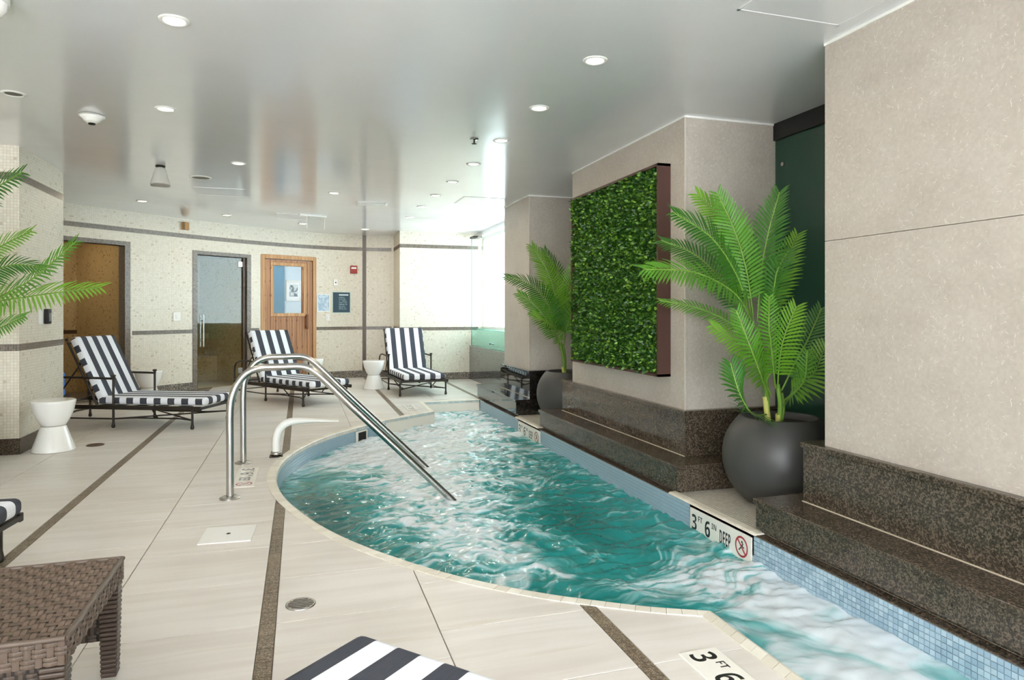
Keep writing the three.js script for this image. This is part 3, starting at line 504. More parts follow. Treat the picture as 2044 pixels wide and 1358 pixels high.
// left column and the unseen shell of the room
{
  const c = thing('column', 'cream mosaic column with dark tile bands behind the white drum stool', 'column', [0, 0, 0], 0, null, 'structure');
  part('mosaic_field', bx(XL + 0.01, -2.35, 0, CEIL, -8.05, -6.9), M.mosaic, c);
  for (const [y0, y1] of [BAND1, BAND2]) part('band', bx(XL + 0.01, -2.346, y0, y1, -8.054, -6.896), M.band, c);
  part('skirting', bx(XL + 0.01, -2.338, 0, 0.14, -8.062, -6.888), M.granite, c);
  const l = thing('wall_left', 'cream mosaic side wall behind the palm', 'wall', [0, 0, 0], 0, null, 'structure');
  part('mosaic_field', bx(XL - 0.15, XL, 0, CEIL, -9.6, ZB), M.mosaic, l);
  const b = thing('wall_back', 'end wall with wide windows behind the viewpoint', 'wall', [0, 0, 0], 0, null, 'structure');
  part('sill_wall', bx(XL, XR, 0, 0.25, ZB, ZB + 0.2), M.mosaic, b); part('header', bx(XL, XR, 2.6, CEIL, ZB, ZB + 0.2), M.mosaic, b);
  for (const [x0, x1] of [[XL, -3.9], [-1.4, -1.1], [1.3, 1.6], [3.4, XR]]) part('pier', bx(x0, x1, 0.25, 2.6, ZB, ZB + 0.2), M.mosaic, b);
  const w = thing('window_2', 'row of large windows behind the viewpoint', 'window', [0, 0, 0], 0, null, 'structure');
  for (const [x0, x1] of [[-3.9, -1.4], [-1.1, 1.3], [1.6, 3.4]]) { part('pane', bx(x0, x1, 0.25, 2.6, ZB + 0.1, ZB + 0.106), M.clear, w); part('mullion', bx((x0 + x1) / 2 - 0.025, (x0 + x1) / 2 + 0.025, 0.25, 2.6, ZB + 0.08, ZB + 0.13), M.white, w); }
}

// ------------------------------------------------------------------ green wall panel
{
  const z0 = -4.55, z1 = -6.28, y0 = 0.75, y1 = 2.385, x0 = 2.6, x1 = 2.71, g = thing('foliage_panel', 'square panel of dense green artificial foliage in a dark brown frame', 'wall panel');
  part('frame', join(bx(x0, x1, y1 - 0.02, y1, z1, z0), bx(x0, x1, y0, y0 + 0.02, z1, z0), bx(x0, x1, y0, y1, z0 - 0.02, z0), bx(x0, x1, y0, y1, z1, z1 + 0.02)), M.brown, g);
  part('backing', bx(x1 - 0.04, x1, y0 + 0.02, y1 - 0.02, z1 + 0.02, z0 - 0.02), std({ color: srgb(62, 110, 36), roughness: 0.9 }), g);
  const leaf = new THREE.BufferGeometry(); const L = 0.031, W = 0.0115; leaf.setAttribute('position', new THREE.Float32BufferAttribute([0, 0, 0, W * 0.8, 0.003, L * 0.35, 0, -0.002, L * 0.4, -W * 0.8, 0.003, L * 0.35, W * 0.75, 0.002, L * 0.7, -W * 0.75, 0.002, L * 0.7, 0, -0.004, L], 3)); leaf.setIndex([0, 1, 2, 0, 2, 3, 2, 1, 4, 2, 4, 6, 2, 6, 5, 2, 5, 3]); leaf.computeVertexNormals(); leaf.setAttribute('uv', new THREE.Float32BufferAttribute(new Array(14).fill(0), 2));
  const N = 15000, im = shade(new THREE.InstancedMesh(leaf, std({ color: 0xffffff, roughness: 0.38, side: THREE.DoubleSide }), N)), m = new THREE.Matrix4(), q = new THREE.Quaternion(), col = new THREE.Color();
  for (let i = 0; i < N; i++) {
    const y = rr(y0 + 0.025, y1 - 0.025), z = rr(z1 + 0.025, z0 - 0.025), tuft = fbm(y * 9, z * 9 + 100, 999, 999, 2, 3), x = rr(x0 - 0.005, x0 + 0.06) - (tuft - 0.5) * 0.05;
    q.setFromEuler(new THREE.Euler(rr(-1.2, 1.2), rr(0, 6.28), rr(-1.2, 1.2))); const tilt = new THREE.Quaternion().setFromUnitVectors(V3(0, 0, 1), V3(-rr(0.4, 1.2), rr(-0.7, 0.7), rr(-0.7, 0.7)).normalize()); tilt.multiply(new THREE.Quaternion().setFromAxisAngle(V3(0, 0, 1), rr(0, 6.28)));
    const s = rr(0.8, 1.25); m.compose(V3(Math.max(x, x0 - 0.012), y, z), tilt, V3(s, s, s)); im.setMatrixAt(i, m);
    const k = rnd(), c = mixc(rgb(30, 72, 19), rgb(128, 172, 54), k * k); col.setRGB(...c, THREE.SRGBColorSpace); im.setColorAt(i, col);
  }
  im.name = 'foliage'; im.userData.kind = 'stuff'; g.add(im);
}

// ------------------------------------------------------------------ potted palms
const FRONDS_A = [
  [[[2.857, 1.141, -3.734], [2.663, 1.353, -3.670], [2.334, 1.488, -3.616], [1.947, 1.501, -3.580]], 0.2],
  [[[2.851, 1.190, -3.768], [2.694, 1.484, -3.712], [2.481, 1.716, -3.675], [2.201, 1.860, -3.658]], 0.21],
  [[[2.883, 1.223, -3.810], [2.825, 1.559, -3.828], [2.692, 1.821, -3.818], [2.480, 2.018, -3.832]], 0.19],
  [[[2.834, 1.191, -3.720], [2.756, 1.516, -3.693], [2.651, 1.770, -3.673], [2.517, 1.999, -3.663]], 0.17],
  [[[2.869, 1.191, -3.730], [2.881, 1.519, -3.706], [2.915, 1.780, -3.674], [2.960, 2.023, -3.628]], 0.2],
  [[[2.963, 1.122, -3.785], [3.027, 1.357, -3.765], [3.091, 1.559, -3.744], [3.177, 1.767, -3.717]], 0.16],
  [[[2.883, 1.055, -3.810], [2.783, 1.188, -3.946], [2.643, 1.275, -4.095], [2.421, 1.328, -4.218]], 0.1],
  [[[2.947, 1.154, -3.895], [2.810, 1.467, -4.043], [2.671, 1.647, -4.139], [2.460, 1.759, -4.258]], 0.15],
  [[[2.914, 0.759, -3.591], [2.872, 0.941, -3.520], [2.854, 1.101, -3.452], [2.889, 1.281, -3.389]], 0.17],
  [[[2.888, 0.761, -3.578], [2.810, 1.006, -3.518], [2.762, 1.163, -3.481], [2.729, 1.342, -3.439]], 0.12],
  [[[2.972, 0.737, -3.624], [3.030, 0.936, -3.554], [3.097, 1.064, -3.533], [3.183, 1.269, -3.506]], 0.16],
  [[[2.988, 0.672, -3.620], [3.025, 0.781, -3.503], [3.079, 0.863, -3.455], [3.133, 1.037, -3.417]], 0.17],
  [[[2.972, 0.623, -3.624], [2.930, 0.723, -3.481], [2.933, 0.828, -3.375], [2.917, 1.014, -3.327]], 0.13],
  [[[2.847, 0.589, -3.612], [2.627, 0.629, -3.471], [2.531, 0.742, -3.449], [2.473, 0.939, -3.467]], 0.2],
  [[[2.911, 0.705, -3.644], [2.753, 0.907, -3.589], [2.631, 1.037, -3.575], [2.422, 1.163, -3.588]], 0.16],
  [[[2.862, 0.679, -3.607], [2.703, 0.885, -3.500], [2.627, 1.011, -3.471], [2.539, 1.256, -3.499]], 0.15],
  [[[2.898, 1.157, -3.753], [2.911, 1.321, -3.644], [2.914, 1.513, -3.591], [2.984, 1.641, -3.568]], 0.15],
];
const FRONDS_B = [
  [[[2.802, 0.864, -7.085], [2.643, 1.317, -7.031], [2.423, 1.537, -6.995], [2.130, 1.631, -6.983]], 0.2],
  [[[2.832, 0.919, -7.129], [2.759, 1.375, -7.099], [2.678, 1.687, -7.125], [2.499, 1.987, -7.181]], 0.24],
  [[[2.765, 0.869, -6.992], [2.574, 1.151, -6.895], [2.432, 1.315, -6.888], [2.245, 1.445, -6.894]], 0.18],
  [[[2.861, 0.917, -7.172], [2.850, 1.376, -7.175], [2.806, 1.664, -7.189], [2.664, 1.963, -7.234]], 0.2],
  [[[2.877, 0.859, -7.167], [2.894, 1.261, -7.161], [2.913, 1.547, -7.103], [3.002, 1.829, -7.022]], 0.2],
  [[[2.877, 0.859, -7.167], [2.921, 1.205, -7.048], [3.016, 1.373, -6.913], [3.118, 1.479, -6.672]], 0.2],
  [[[2.915, 0.854, -7.260], [3.018, 1.262, -7.437], [3.113, 1.504, -7.512], [3.210, 1.752, -7.586]], 0.2],
  [[[2.765, 0.813, -6.992], [2.624, 1.097, -6.827], [2.486, 1.153, -6.766], [2.368, 1.234, -6.803]], 0.14],
];
const FRONDS_C = [
  [[[-2.527, 0.959, -6.038], [-2.255, 1.276, -5.900], [-1.883, 1.360, -5.730], [-1.374, 1.424, -5.518]], 0.22],
  [[[-2.527, 0.996, -6.038], [-2.242, 1.295, -5.948], [-1.922, 1.481, -5.847], [-1.594, 1.772, -5.744]], 0.2],
  [[[-2.527, 1.183, -6.038], [-2.456, 1.780, -6.015], [-2.278, 2.078, -5.959], [-1.959, 2.277, -5.807]], 0.24],
  [[[-2.628, 0.986, -6.279], [-2.443, 1.491, -6.221], [-2.258, 1.723, -6.163], [-1.991, 1.871, -6.079]], 0.2],
  [[[-2.476, 0.819, -5.917], [-2.255, 1.006, -5.743], [-2.062, 1.115, -5.629], [-1.840, 1.215, -5.507]], 0.17],
  [[[-2.577, 0.991, -6.159], [-2.346, 1.488, -6.138], [-2.147, 1.607, -6.128], [-1.906, 1.591, -6.104]], 0.18],
  [[[-2.545, 0.996, -6.043], [-2.705, 1.481, -6.094], [-2.790, 1.769, -6.016], [-2.938, 1.974, -5.958]], 0.2],
  [[[-2.545, 1.183, -6.043], [-2.494, 1.759, -5.818], [-2.390, 2.012, -5.575], [-2.306, 2.231, -5.444]], 0.2],
];
M.frond = [rgb(82, 138, 34), rgb(112, 164, 42), rgb(56, 112, 32)].map((c) => phy({ color: new THREE.Color().setRGB(...c, THREE.SRGBColorSpace), roughness: 0.4, transmission: 0.15, thickness: 0, side: THREE.DoubleSide }));
M.frondStem = std({ color: srgb(110, 148, 52), roughness: 0.5 });
M.cane = std({ color: srgb(186, 184, 96), roughness: 0.5 });
const OPEN_ROOM = V3(0.2, 1.3, -0.5);   // fronds lean and face into the open room
function frondGeo(pts, len, faceUp) {   // rachis with two rows of leaflets
  const curve = new THREE.CatmullRomCurve3(pts, false, 'centripetal'), total = curve.getLength(), n = Math.round(clamp(total / 0.027, 12, 34)), pos = [], idx = [];
  const quadStrip = (row) => { const b = pos.length / 3; row.forEach(([l, c, r]) => pos.push(l.x, l.y, l.z, c.x, c.y, c.z, r.x, r.y, r.z)); for (let i = 0; i + 1 < row.length; i++) { const a = b + 3 * i; idx.push(a, a + 1, a + 3, a + 1, a + 4, a + 3, a + 1, a + 2, a + 4, a + 2, a + 5, a + 4); } };
  for (let k = 0; k < n; k++) {
    const t = 0.16 + 0.84 * (k + 0.5) / n, p = curve.getPointAt(Math.min(t, 0.995)), T = curve.getTangentAt(Math.min(t, 0.995));
    const N0 = faceUp.clone(), S = T.clone().cross(N0).normalize(), N = S.clone().cross(T).normalize();
    for (const sd of [-1, 1]) {
      const u = (t - 0.16) / 0.84, l = len * (0.45 + 0.75 * Math.sin(Math.PI * Math.min(1, 0.12 + u * 0.72)) - 0.35 * u) * rr(0.92, 1.08), fw = 0.62 + 0.9 * u * u;
      const d = S.clone().multiplyScalar(sd).addScaledVector(T, fw).addScaledVector(N, 0.16 + rr(-0.1, 0.1)).normalize(), w = 0.0092 * (1 - 0.25 * u) * (len / 0.18) ** 0.5, wd = N.clone().cross(d).normalize();
      const row = []; for (const [q, ww] of [[0, 0.4], [0.25, 1], [0.7, 0.85], [1, 0.08]]) { const c = p.clone().addScaledVector(d, l * q).add(V3(0, -0.2 * l * q * q, 0)); row.push([c.clone().addScaledVector(wd, -w * ww).addScaledVector(N, 0.002 * ww), c, c.clone().addScaledVector(wd, w * ww).addScaledVector(N, 0.002 * ww)]); }
      quadStrip(row);
    }
  }
  const g = new THREE.BufferGeometry(); g.setAttribute('position', new THREE.Float32BufferAttribute(pos, 3)); g.setIndex(idx); g.computeVertexNormals(); g.setAttribute('uv', new THREE.Float32BufferAttribute(new Array(pos.length / 3 * 2).fill(0), 2)); return g;
}
function palm(label, px, pz, list, crowns, tint) {
  const g = thing('potted_palm', label, 'potted palm', [px, 0, pz]), o = V3(px, 0, pz);
  const prof = [[0, 0.0], [0.17, 0.0], [0.2, 0.008]]; for (let i = 1; i <= 20; i++) { const a = -0.98 + i * 1.78 / 20; prof.push([0.36 * Math.cos(a), 0.30 + 0.36 * Math.sin(a)]); }
  const [tr, ty] = prof[prof.length - 1]; prof.push([tr - 0.01, ty + 0.004], [tr - 0.026, ty], [tr - 0.03, ty - 0.05], [0, ty - 0.05]);
  part('pot', lathe(prof, 64), M.pot, g); part('soil', new THREE.CylinderGeometry(tr - 0.035, tr - 0.035, 0.02, 32).translate(0, ty - 0.05, 0), M.soil, g);
  for (const [cx, cy, cz, r] of crowns) {
    const top = V3(cx, cy, cz).sub(o), foot = V3(top.x * 0.5, ty - 0.05, top.z * 0.5), s = part('cane', new THREE.TubeGeometry(new THREE.CatmullRomCurve3([foot, foot.clone().lerp(top, 0.5).add(V3(0.01, 0, 0.01)), top]), 16, r, 10), M.frondStem, g);
    part('leaf_sheath', new THREE.TubeGeometry(new THREE.CatmullRomCurve3([foot, foot.clone().lerp(top, 0.28)]), 6, r * 1.25, 10), M.cane, s);
  }
  list.forEach(([p, w], i) => {
    const pts = p.map((a) => V3(...a).sub(o)), mid = V3(...p[2]), face = OPEN_ROOM.clone().sub(mid).normalize().multiplyScalar(0.75).add(V3(0, 0.75 * rr(0.7, 1.2), 0)).add(V3(rr(-0.25, 0.25), 0, rr(-0.25, 0.25))).normalize();
    const f = part('frond', frondGeo(pts, w, face), M.frond[(i * 2 + tint) % 3], g);
    part('rachis', new THREE.TubeGeometry(new THREE.CatmullRomCurve3(pts, false, 'centripetal'), 20, 0.0055, 6), M.frondStem, f);
  });
  return g;
}
palm('large potted palm in a round charcoal pot between the granite steps and the wide column', 3.0, -3.68, FRONDS_A, [[2.885, 1.15, -3.75, 0.016], [2.93, 0.78, -3.61, 0.015], [2.98, 0.72, -3.63, 0.01]], 0);
palm('smaller potted palm in a round charcoal pot beside the black granite plinth', 2.95, -7.22, FRONDS_B, [[2.82, 0.9, -7.12, 0.016], [2.87, 0.88, -7.17, 0.014]], 2);
palm('palm fronds reaching out before the cream mosaic column from a pot', -2.6, -6.1, FRONDS_C, [[-2.53, 1.0, -6.04, 0.016], [-2.56, 1.15, -6.06, 0.016]], 1);

// ------------------------------------------------------------------ chaise longues
const stripeTex = tex(256, 64, (u, v) => { const e = 0.06 * (hash(Math.floor(u * 256), Math.floor(v * 64), 3) - 0.5); return u < 0.5 ? [0.9 + e, 0.905 + e, 0.92 + e] : [0.235 + e, 0.245 + e, 0.28 + e]; }, [1, 1]);
M.stripe = std({ map: stripeTex, roughness: 0.85 });
function cushion(w, t, l, period) {      // stripes run along z on the broad faces and wrap as blocks on the edges
  const g = new RoundedBoxGeometry(w, t, l, 3, t * 0.38), p = g.attributes.position, uv = g.attributes.uv, per = g.attributes.position.count / 6;
  for (let i = 0; i < p.count; i++) { const s = Math.floor(i / per); s < 2 ? uv.setXY(i, p.getZ(i) / period + 0.25, p.getY(i)) : uv.setXY(i, (p.getX(i) + w / 2) / period, p.getZ(i)); }
  return g;
}
const chaiseGeo = (() => {
  const hx = 0.345, o = {};
  const legAt = (x, z, h) => join(rod([x, 0.02, z], [x, h, z], 0.0125), ball(x, 0.02, z, 0.02), rod([x, 0.03, z], [x, 0.06, z], 0.018, 8, 0.0125));
  o.legs = [-1, 1].flatMap((s) => [legAt(s * hx, 0, 0.25), legAt(s * hx, -1.72, 0.25)]);
  o.posts = [-1, 1].map((s) => join(legAt(s * hx, -0.9, 0.53), lathe([[0, 0.575], [0.022, 0.57], [0.026, 0.56], [0.012, 0.545], [0.018, 0.53], [0, 0.525]], 12).translate(s * hx, 0, -0.9)));
  o.arms = [-1, 1].map((s) => tube([[s * hx, 0.53, -0.9], [s * hx, 0.535, -1.2], [s * hx, 0.53, -1.55], [s * hx, 0.47, -1.72], [s * hx, 0.26, -1.74]], 0.0125, 28));
  o.seatFrame = join(rbx(-hx - 0.015, -hx + 0.015, 0.2, 0.245, -1.75, 0.1, 0.006), rbx(hx - 0.015, hx + 0.015, 0.2, 0.245, -1.75, 0.1, 0.006), ...[0.085, -0.2, -0.45, -0.7, -0.95, -1.12, -1.74].map((z) => bx(-hx, hx, 0.21, 0.235, z - 0.015, z + 0.015)));
  o.stretcher = join(...[-1, 1].flatMap((s) => [rod([s * hx, 0.1, 0], [s * hx * 0.75, 0.1, -0.2], 0.008), rod([s * hx * 0.75, 0.1, -0.2], [s * hx * 0.75, 0.1, -0.7], 0.008), rod([s * hx * 0.75, 0.1, -0.7], [s * hx, 0.1, -0.9], 0.008), rod([s * hx, 0.1, -0.9], [s * hx, 0.1, -1.72], 0.008), rod([s * hx * 0.75, 0.1, -0.45], [s * hx, 0.2, -0.45], 0.008)]), rod([-hx, 0.1, 0], [hx, 0.1, -0.9], 0.008), rod([hx, 0.1, 0], [-hx, 0.1, -0.9], 0.008), rod([-hx, 0.1, -1.72], [hx, 0.1, -1.72], 0.008));
  const a = 63 * Math.PI / 180, up = [Math.sin(a), -Math.cos(a)], hz = -1.1, hy = 0.25, B = (d, off) => [hy + up[0] * d + Math.cos(a) * off, hz + up[1] * d + Math.sin(a) * off];
  const q = (x, d, off) => { const [y, z] = B(d, off); return [x, y, z]; };
  o.backFrame = join(...[-1, 1].flatMap((s) => [rod(q(s * 0.31, 0, -0.02), q(s * 0.31, 0.76, -0.02), 0.012), ball(...q(s * 0.31, 0.785, -0.02), 0.018)]), ...[0.02, 0.25, 0.5, 0.74].map((d) => rod(q(-0.31, d, -0.02), q(0.31, d, -0.02), 0.01)));
  o.props = [-0.25, 0.25].map((x) => rod(q(x, 0.5, -0.03), [x, 0.22, -1.7], 0.008));
  o.seat = cushion(0.63, 0.085, 1.24, 0.1575).translate(0, 0.29, -0.5);
  o.back = cushion(0.63, 0.085, 0.76, 0.1575).rotateX(a - 0.0).translate(0, ...B(0.4, 0.045));
  return o;
})();
function chaise(label, x, z, deg) {
  const g = thing('chaise_longue', label, 'lounge chair', [x, 0, z], deg * Math.PI / 180), o = chaiseGeo;
  part('seat_cushion', o.seat, M.stripe, g); part('back_cushion', o.back, M.stripe, g);
  o.legs.forEach((l) => part('leg', l, M.iron, g)); o.posts.forEach((l) => part('arm_post', l, M.iron, g)); o.arms.forEach((l) => part('armrest', l, M.iron, g));
  part('seat_frame', o.seatFrame, M.iron, g); part('stretcher', o.stretcher, M.iron, g); part('back_frame', o.backFrame, M.iron, g); o.props.forEach((l) => part('back_prop', l, M.iron, g));
}
chaise('striped lounge chair beside the cream mosaic column, facing the pool', -0.95, -8.09, 66);
chaise('striped lounge chair in front of the pine sauna door', 0.32, -9.39, 33.4);
chaise('striped lounge chair with blue grey stripes at the pool corner by the bright window', 1.735, -9.9, 3.5);
chaise('striped lounge chair cushion end pointing at the round floor drain', 0.285, -1.66, 131.5);
chaise('striped lounge chair of which one foot corner shows behind the woven table', -1.46, -3.60, 84);

// ------------------------------------------------------------------ white drum stools
{
  const bowl = lathe([[0, 0.455], [0.168, 0.455], [0.174, 0.448], [0.172, 0.43], [0.155, 0.35], [0.125, 0.28], [0.098, 0.235], [0.092, 0.225], [0, 0.225]], 48), foot = lathe([[0, 0.225], [0.092, 0.225], [0.1, 0.215], [0.13, 0.13], [0.158, 0.05], [0.172, 0.008], [0.168, 0], [0, 0]], 48);
  for (const [x, z, label] of [[-2.12, -7.0, 'white hourglass drum stool at the foot of the cream mosaic column'], [1.13, -11.05, 'white hourglass drum stool between the pine door wall and the window chair'], [0.2, -11.75, 'white hourglass drum stool half hidden before the pine sauna door'], [-1.95, -10.1, 'white hourglass drum stool behind the chair beside the mosaic column']]) {
    const g = thing('drum_stool', label, 'stool', [x, 0, z], 0, 'white drum stools'); part('seat', bowl, M.whiteGloss, g); part('base', foot, M.whiteGloss, g);
  }
}

// ------------------------------------------------------------------ woven table
{
  const wk = [rgb(92, 76, 64), rgb(98, 80, 67), rgb(74, 60, 50)].map((c) => std({ color: new THREE.Color().setRGB(...c, THREE.SRGBColorSpace), roughness: 0.36 }));
  const core = std({ color: srgb(40, 32, 26), roughness: 0.8 });
  const X0 = -1.21, X1 = -0.59, Z0 = -2.655, Z1 = -2.045, T = 0.39, g = thing('woven_table', 'low square brown woven wicker table', 'table', [(X0 + X1) / 2, 0, (Z0 + Z1) / 2]);
  const hw = (X1 - X0) / 2, hd = (Z1 - Z0) / 2;
  // a patch of plain weave: u strands cross v strands; map(u, v, h) -> point
  function weave(w, h, map, pu = 0.03, pv = 0.015) {
    const out = [], pos = [], idx = []; const ribbonOn = (fn, n, half, along) => { const b = pos.length / 3; for (let i = 0; i <= n; i++) { const [u, v, e] = fn(i / n); for (const s of [-1, 0, 1]) pos.push(...(along ? map(u, v + s * half, e - Math.abs(s) * 0.0016) : map(u + s * half, v, e - Math.abs(s) * 0.0016))); } for (let i = 0; i < n; i++) for (let k = 0; k < 2; k++) { const a = b + 3 * i + k; idx.push(a, a + 1, a + 3, a + 1, a + 4, a + 3); } };
    const nu = Math.round(w / pu), nv = Math.round(h / pv);
    for (let i = 0; i < nu; i++) ribbonOn((t) => [(i + 0.5) * w / nu, t * h, 0.001], Math.max(1, Math.round(nv / 6)), w / nu * 0.32, false);
    for (let j = 0; j < nv; j++) ribbonOn((t) => [t * w, (j + 0.5) * h / nv, 0.0006 + 0.0052 * Math.cos(Math.PI * (t * nu - 0.5 + (Math.floor(j / 2) % 2)))], nu * 3, h / nv * 0.44, true);
    const q = new THREE.BufferGeometry(); q.setAttribute('position', new THREE.Float32BufferAttribute(pos, 3)); q.setIndex(idx); q.computeVertexNormals(); q.setAttribute('uv', new THREE.Float32BufferAttribute(new Array(pos.length / 3 * 2).fill(0), 2)); return q;
  }
  const dbl = wk.map((m) => { m.side = THREE.DoubleSide; return m; });
  const th = 0.075;
  part('core', join(bx(-hw + 0.006, hw - 0.006, T - th + 0.004, T - 0.006, -hd + 0.006, hd - 0.006)), core, g);
  part('top_weave', weave(2 * hd, 2 * hw, (u, v, e) => [-hw + v, T - 0.004 + e, -hd + u], 0.03, 0.016), dbl[1], g);
  part('edge_weave', weave(2 * hd, th, (u, v, e) => [hw - 0.004 + e, T - th + v, hd - u], 0.026, 0.0125), dbl[0], g);
  part('edge_weave', weave(2 * hw, th, (u, v, e) => [-hw + u, T - th + v, hd - 0.004 + e], 0.026, 0.0125), dbl[0], g);
  part('edge_weave', weave(2 * hd, th, (u, v, e) => [-hw + 0.004 - e, T - th + v, -hd + u], 0.026, 0.0125), dbl[0], g);
  part('edge_weave', weave(2 * hw, th, (u, v, e) => [hw - u, T - th + v, -hd + 0.004 - e], 0.026, 0.0125), dbl[0], g);
  const rim = []; const rp = [[-hw, -hd], [hw, -hd], [hw, hd], [-hw, hd]]; for (let i = 0; i < 4; i++) { const a = rp[i], b = rp[(i + 1) % 4]; rim.push(rod([a[0] * 0.99, T - 0.004, a[1] * 0.99], [b[0] * 0.99, T - 0.004, b[1] * 0.99], 0.0075)); }
  part('rim', join(rim), dbl[0], g);
  for (const [sx, sz] of [[-1, -1], [1, -1], [1, 1], [-1, 1]]) {
    const cx = sx * (hw - 0.035), cz = sz * (hd - 0.035), rings = [bx(cx - 0.022, cx + 0.022, 0, T - th, cz - 0.022, cz + 0.022)];
    for (let y = 0.002, k = 0; y < T - th - 0.012; y += 0.0155, k++) { const r = 0.025 + 0.008 * y / T + (k % 2) * 0.0008; rings.push(rbx(cx - r, cx + r, y, y + 0.0152, cz - r, cz + r, 0.006)); }
    part('leg', join(rings), dbl[2], g);
  }
  for (const s of [-1, 1]) { const p = part('apron', bx(-hw + 0.05, hw - 0.05, 0.12, T - th, s * (hd - 0.036) - 0.003, s * (hd - 0.036) + 0.003), core, g); for (const k of [-1, 1]) part('apron_weave', weave(2 * hw - 0.1, T - th - 0.12, (u, v, e) => [-hw + 0.05 + u, 0.12 + v, s * (hd - 0.036) + k * (0.003 + e)], 0.026, 0.0125), dbl[2], p); }
}

// ------------------------------------------------------------------ steel handrails and pool spout
function rail(z, label) {
  const g = thing('handrail', label, 'handrail', [0, 0, z], 0, 'pair of steel handrails');
  const pts = [[-0.45, 0.0], [-0.45, 0.3], [-0.45, 0.58], [-0.44, 0.67], [-0.405, 0.76], [-0.35, 0.83], [-0.27, 0.865], [-0.13, 0.87], [0.0, 0.87], [0.055, 0.855], [0.12, 0.808], [0.34, 0.585], [0.62, 0.305], [0.87, 0.055], [1.11, -0.185], [1.4, -0.475], [1.5, -0.62], [1.52, -1.07]];
  part('rail_tube', tube(pts.map(([x, y]) => [x, y, 0]), 0.0245, 110, 16), M.steel, g);
  part('base_flange', lathe([[0.026, 0.018], [0.05, 0.014], [0.066, 0.006], [0.068, 0]], 32).translate(-0.45, 0, 0), M.steel, g);
}
rail(-4.85, 'steel handrail bending into the water, nearer the white skimmer lid'); rail(-5.94, 'steel handrail bending into the water, nearer the white pool spout');
{
  const g = thing('pool_spout', 'white curved water spout arching from the deck over the pool edge', 'water spout', [-0.2, 0, -6.13], 0.0);
  const path = new THREE.CatmullRomCurve3([V3(0, 0.03, 0), V3(0.0, 0.13, 0), V3(0.025, 0.23, 0), V3(0.09, 0.285, 0), V3(0.2, 0.297, 0), V3(0.36, 0.292, 0), V3(0.52, 0.285, 0)], false, 'centripetal'), N = 30, R = 12, pos = [], idx = [];
  for (let i = 0; i <= N; i++) { const t = i / N, p = path.getPointAt(t), T = path.getTangentAt(t), U = V3(-T.y, T.x, 0), w = 0.034 + 0.02 * smooth(0.5, 1, t), h = 0.034 - 0.026 * smooth(0.35, 1, t); for (let k = 0; k < R; k++) { const a = k / R * 6.2832, q = p.clone().addScaledVector(U, Math.cos(a) * h).add(V3(0, 0, Math.sin(a) * w)); pos.push(q.x, q.y, q.z); } }
  for (let i = 0; i < N; i++) for (let k = 0; k < R; k++) { const a = i * R + k, b = i * R + (k + 1) % R; idx.push(a, a + R, b, b, a + R, b + R); }
  const ge = new THREE.BufferGeometry(); ge.setAttribute('position', new THREE.Float32BufferAttribute(pos, 3)); ge.setIndex(idx); ge.computeVertexNormals(); ge.setAttribute('uv', new THREE.Float32BufferAttribute(new Array(pos.length / 3 * 2).fill(0), 2));
  M.spout = M.white.clone(); M.spout.side = THREE.DoubleSide;
  part('spout_body', ge, M.spout, g); part('collar', lathe([[0, 0.045], [0.042, 0.045], [0.046, 0.03], [0.046, 0.0], [0, 0]], 24), M.steel, g); part('foot_plate', rbx(-0.055, 0.055, 0, 0.008, -0.055, 0.055, 0.003), M.iron, g);
}
// ------------------------------------------------------------------ deck fittings
{
  const g = thing('skimmer_lid', 'square white skimmer lid set in the deck', 'floor cover', [-0.385, 0, -4.06], -0.06); part('lid', rbx(-0.135, 0.135, -0.005, 0.006, -0.14, 0.14, 0.003), M.white, g); part('painted_hole', new THREE.CylinderGeometry(0.011, 0.011, 0.003, 16).translate(0.0, 0.006, 0), M.dark, g);  // dark disc on the lid paints the shade of a finger hole
  const drain = (x, z, r, metal, label) => { const d = thing('floor_drain', label, 'drain', [x, 0.002, z]); part('rim', lathe([[r * 0.86, 0.003], [r * 0.9, 0.005], [r, 0.003], [r, -0.002]], 36), metal, d); part('painted_well', new THREE.CylinderGeometry(r * 0.87, r * 0.87, 0.002, 32).translate(0, 0.0, 0), M.dark, d); for (let i = -3; i <= 3; i++) { const h = Math.sqrt((r * 0.86) ** 2 - (i * r * 0.24) ** 2); part('grate_bar', bx(-h, h, 0.001, 0.004, i * r * 0.24 - r * 0.055, i * r * 0.24 + r * 0.055), metal, d); } };  // flat dark disc under the bars paints the shade of the drain well
  drain(0.0, -3.0, 0.062, M.steel, 'round steel floor drain beside the dark inlaid strip'); drain(-1.83, -7.15, 0.075, M.bandDark, 'dark round floor drain beside the white drum stool');
}
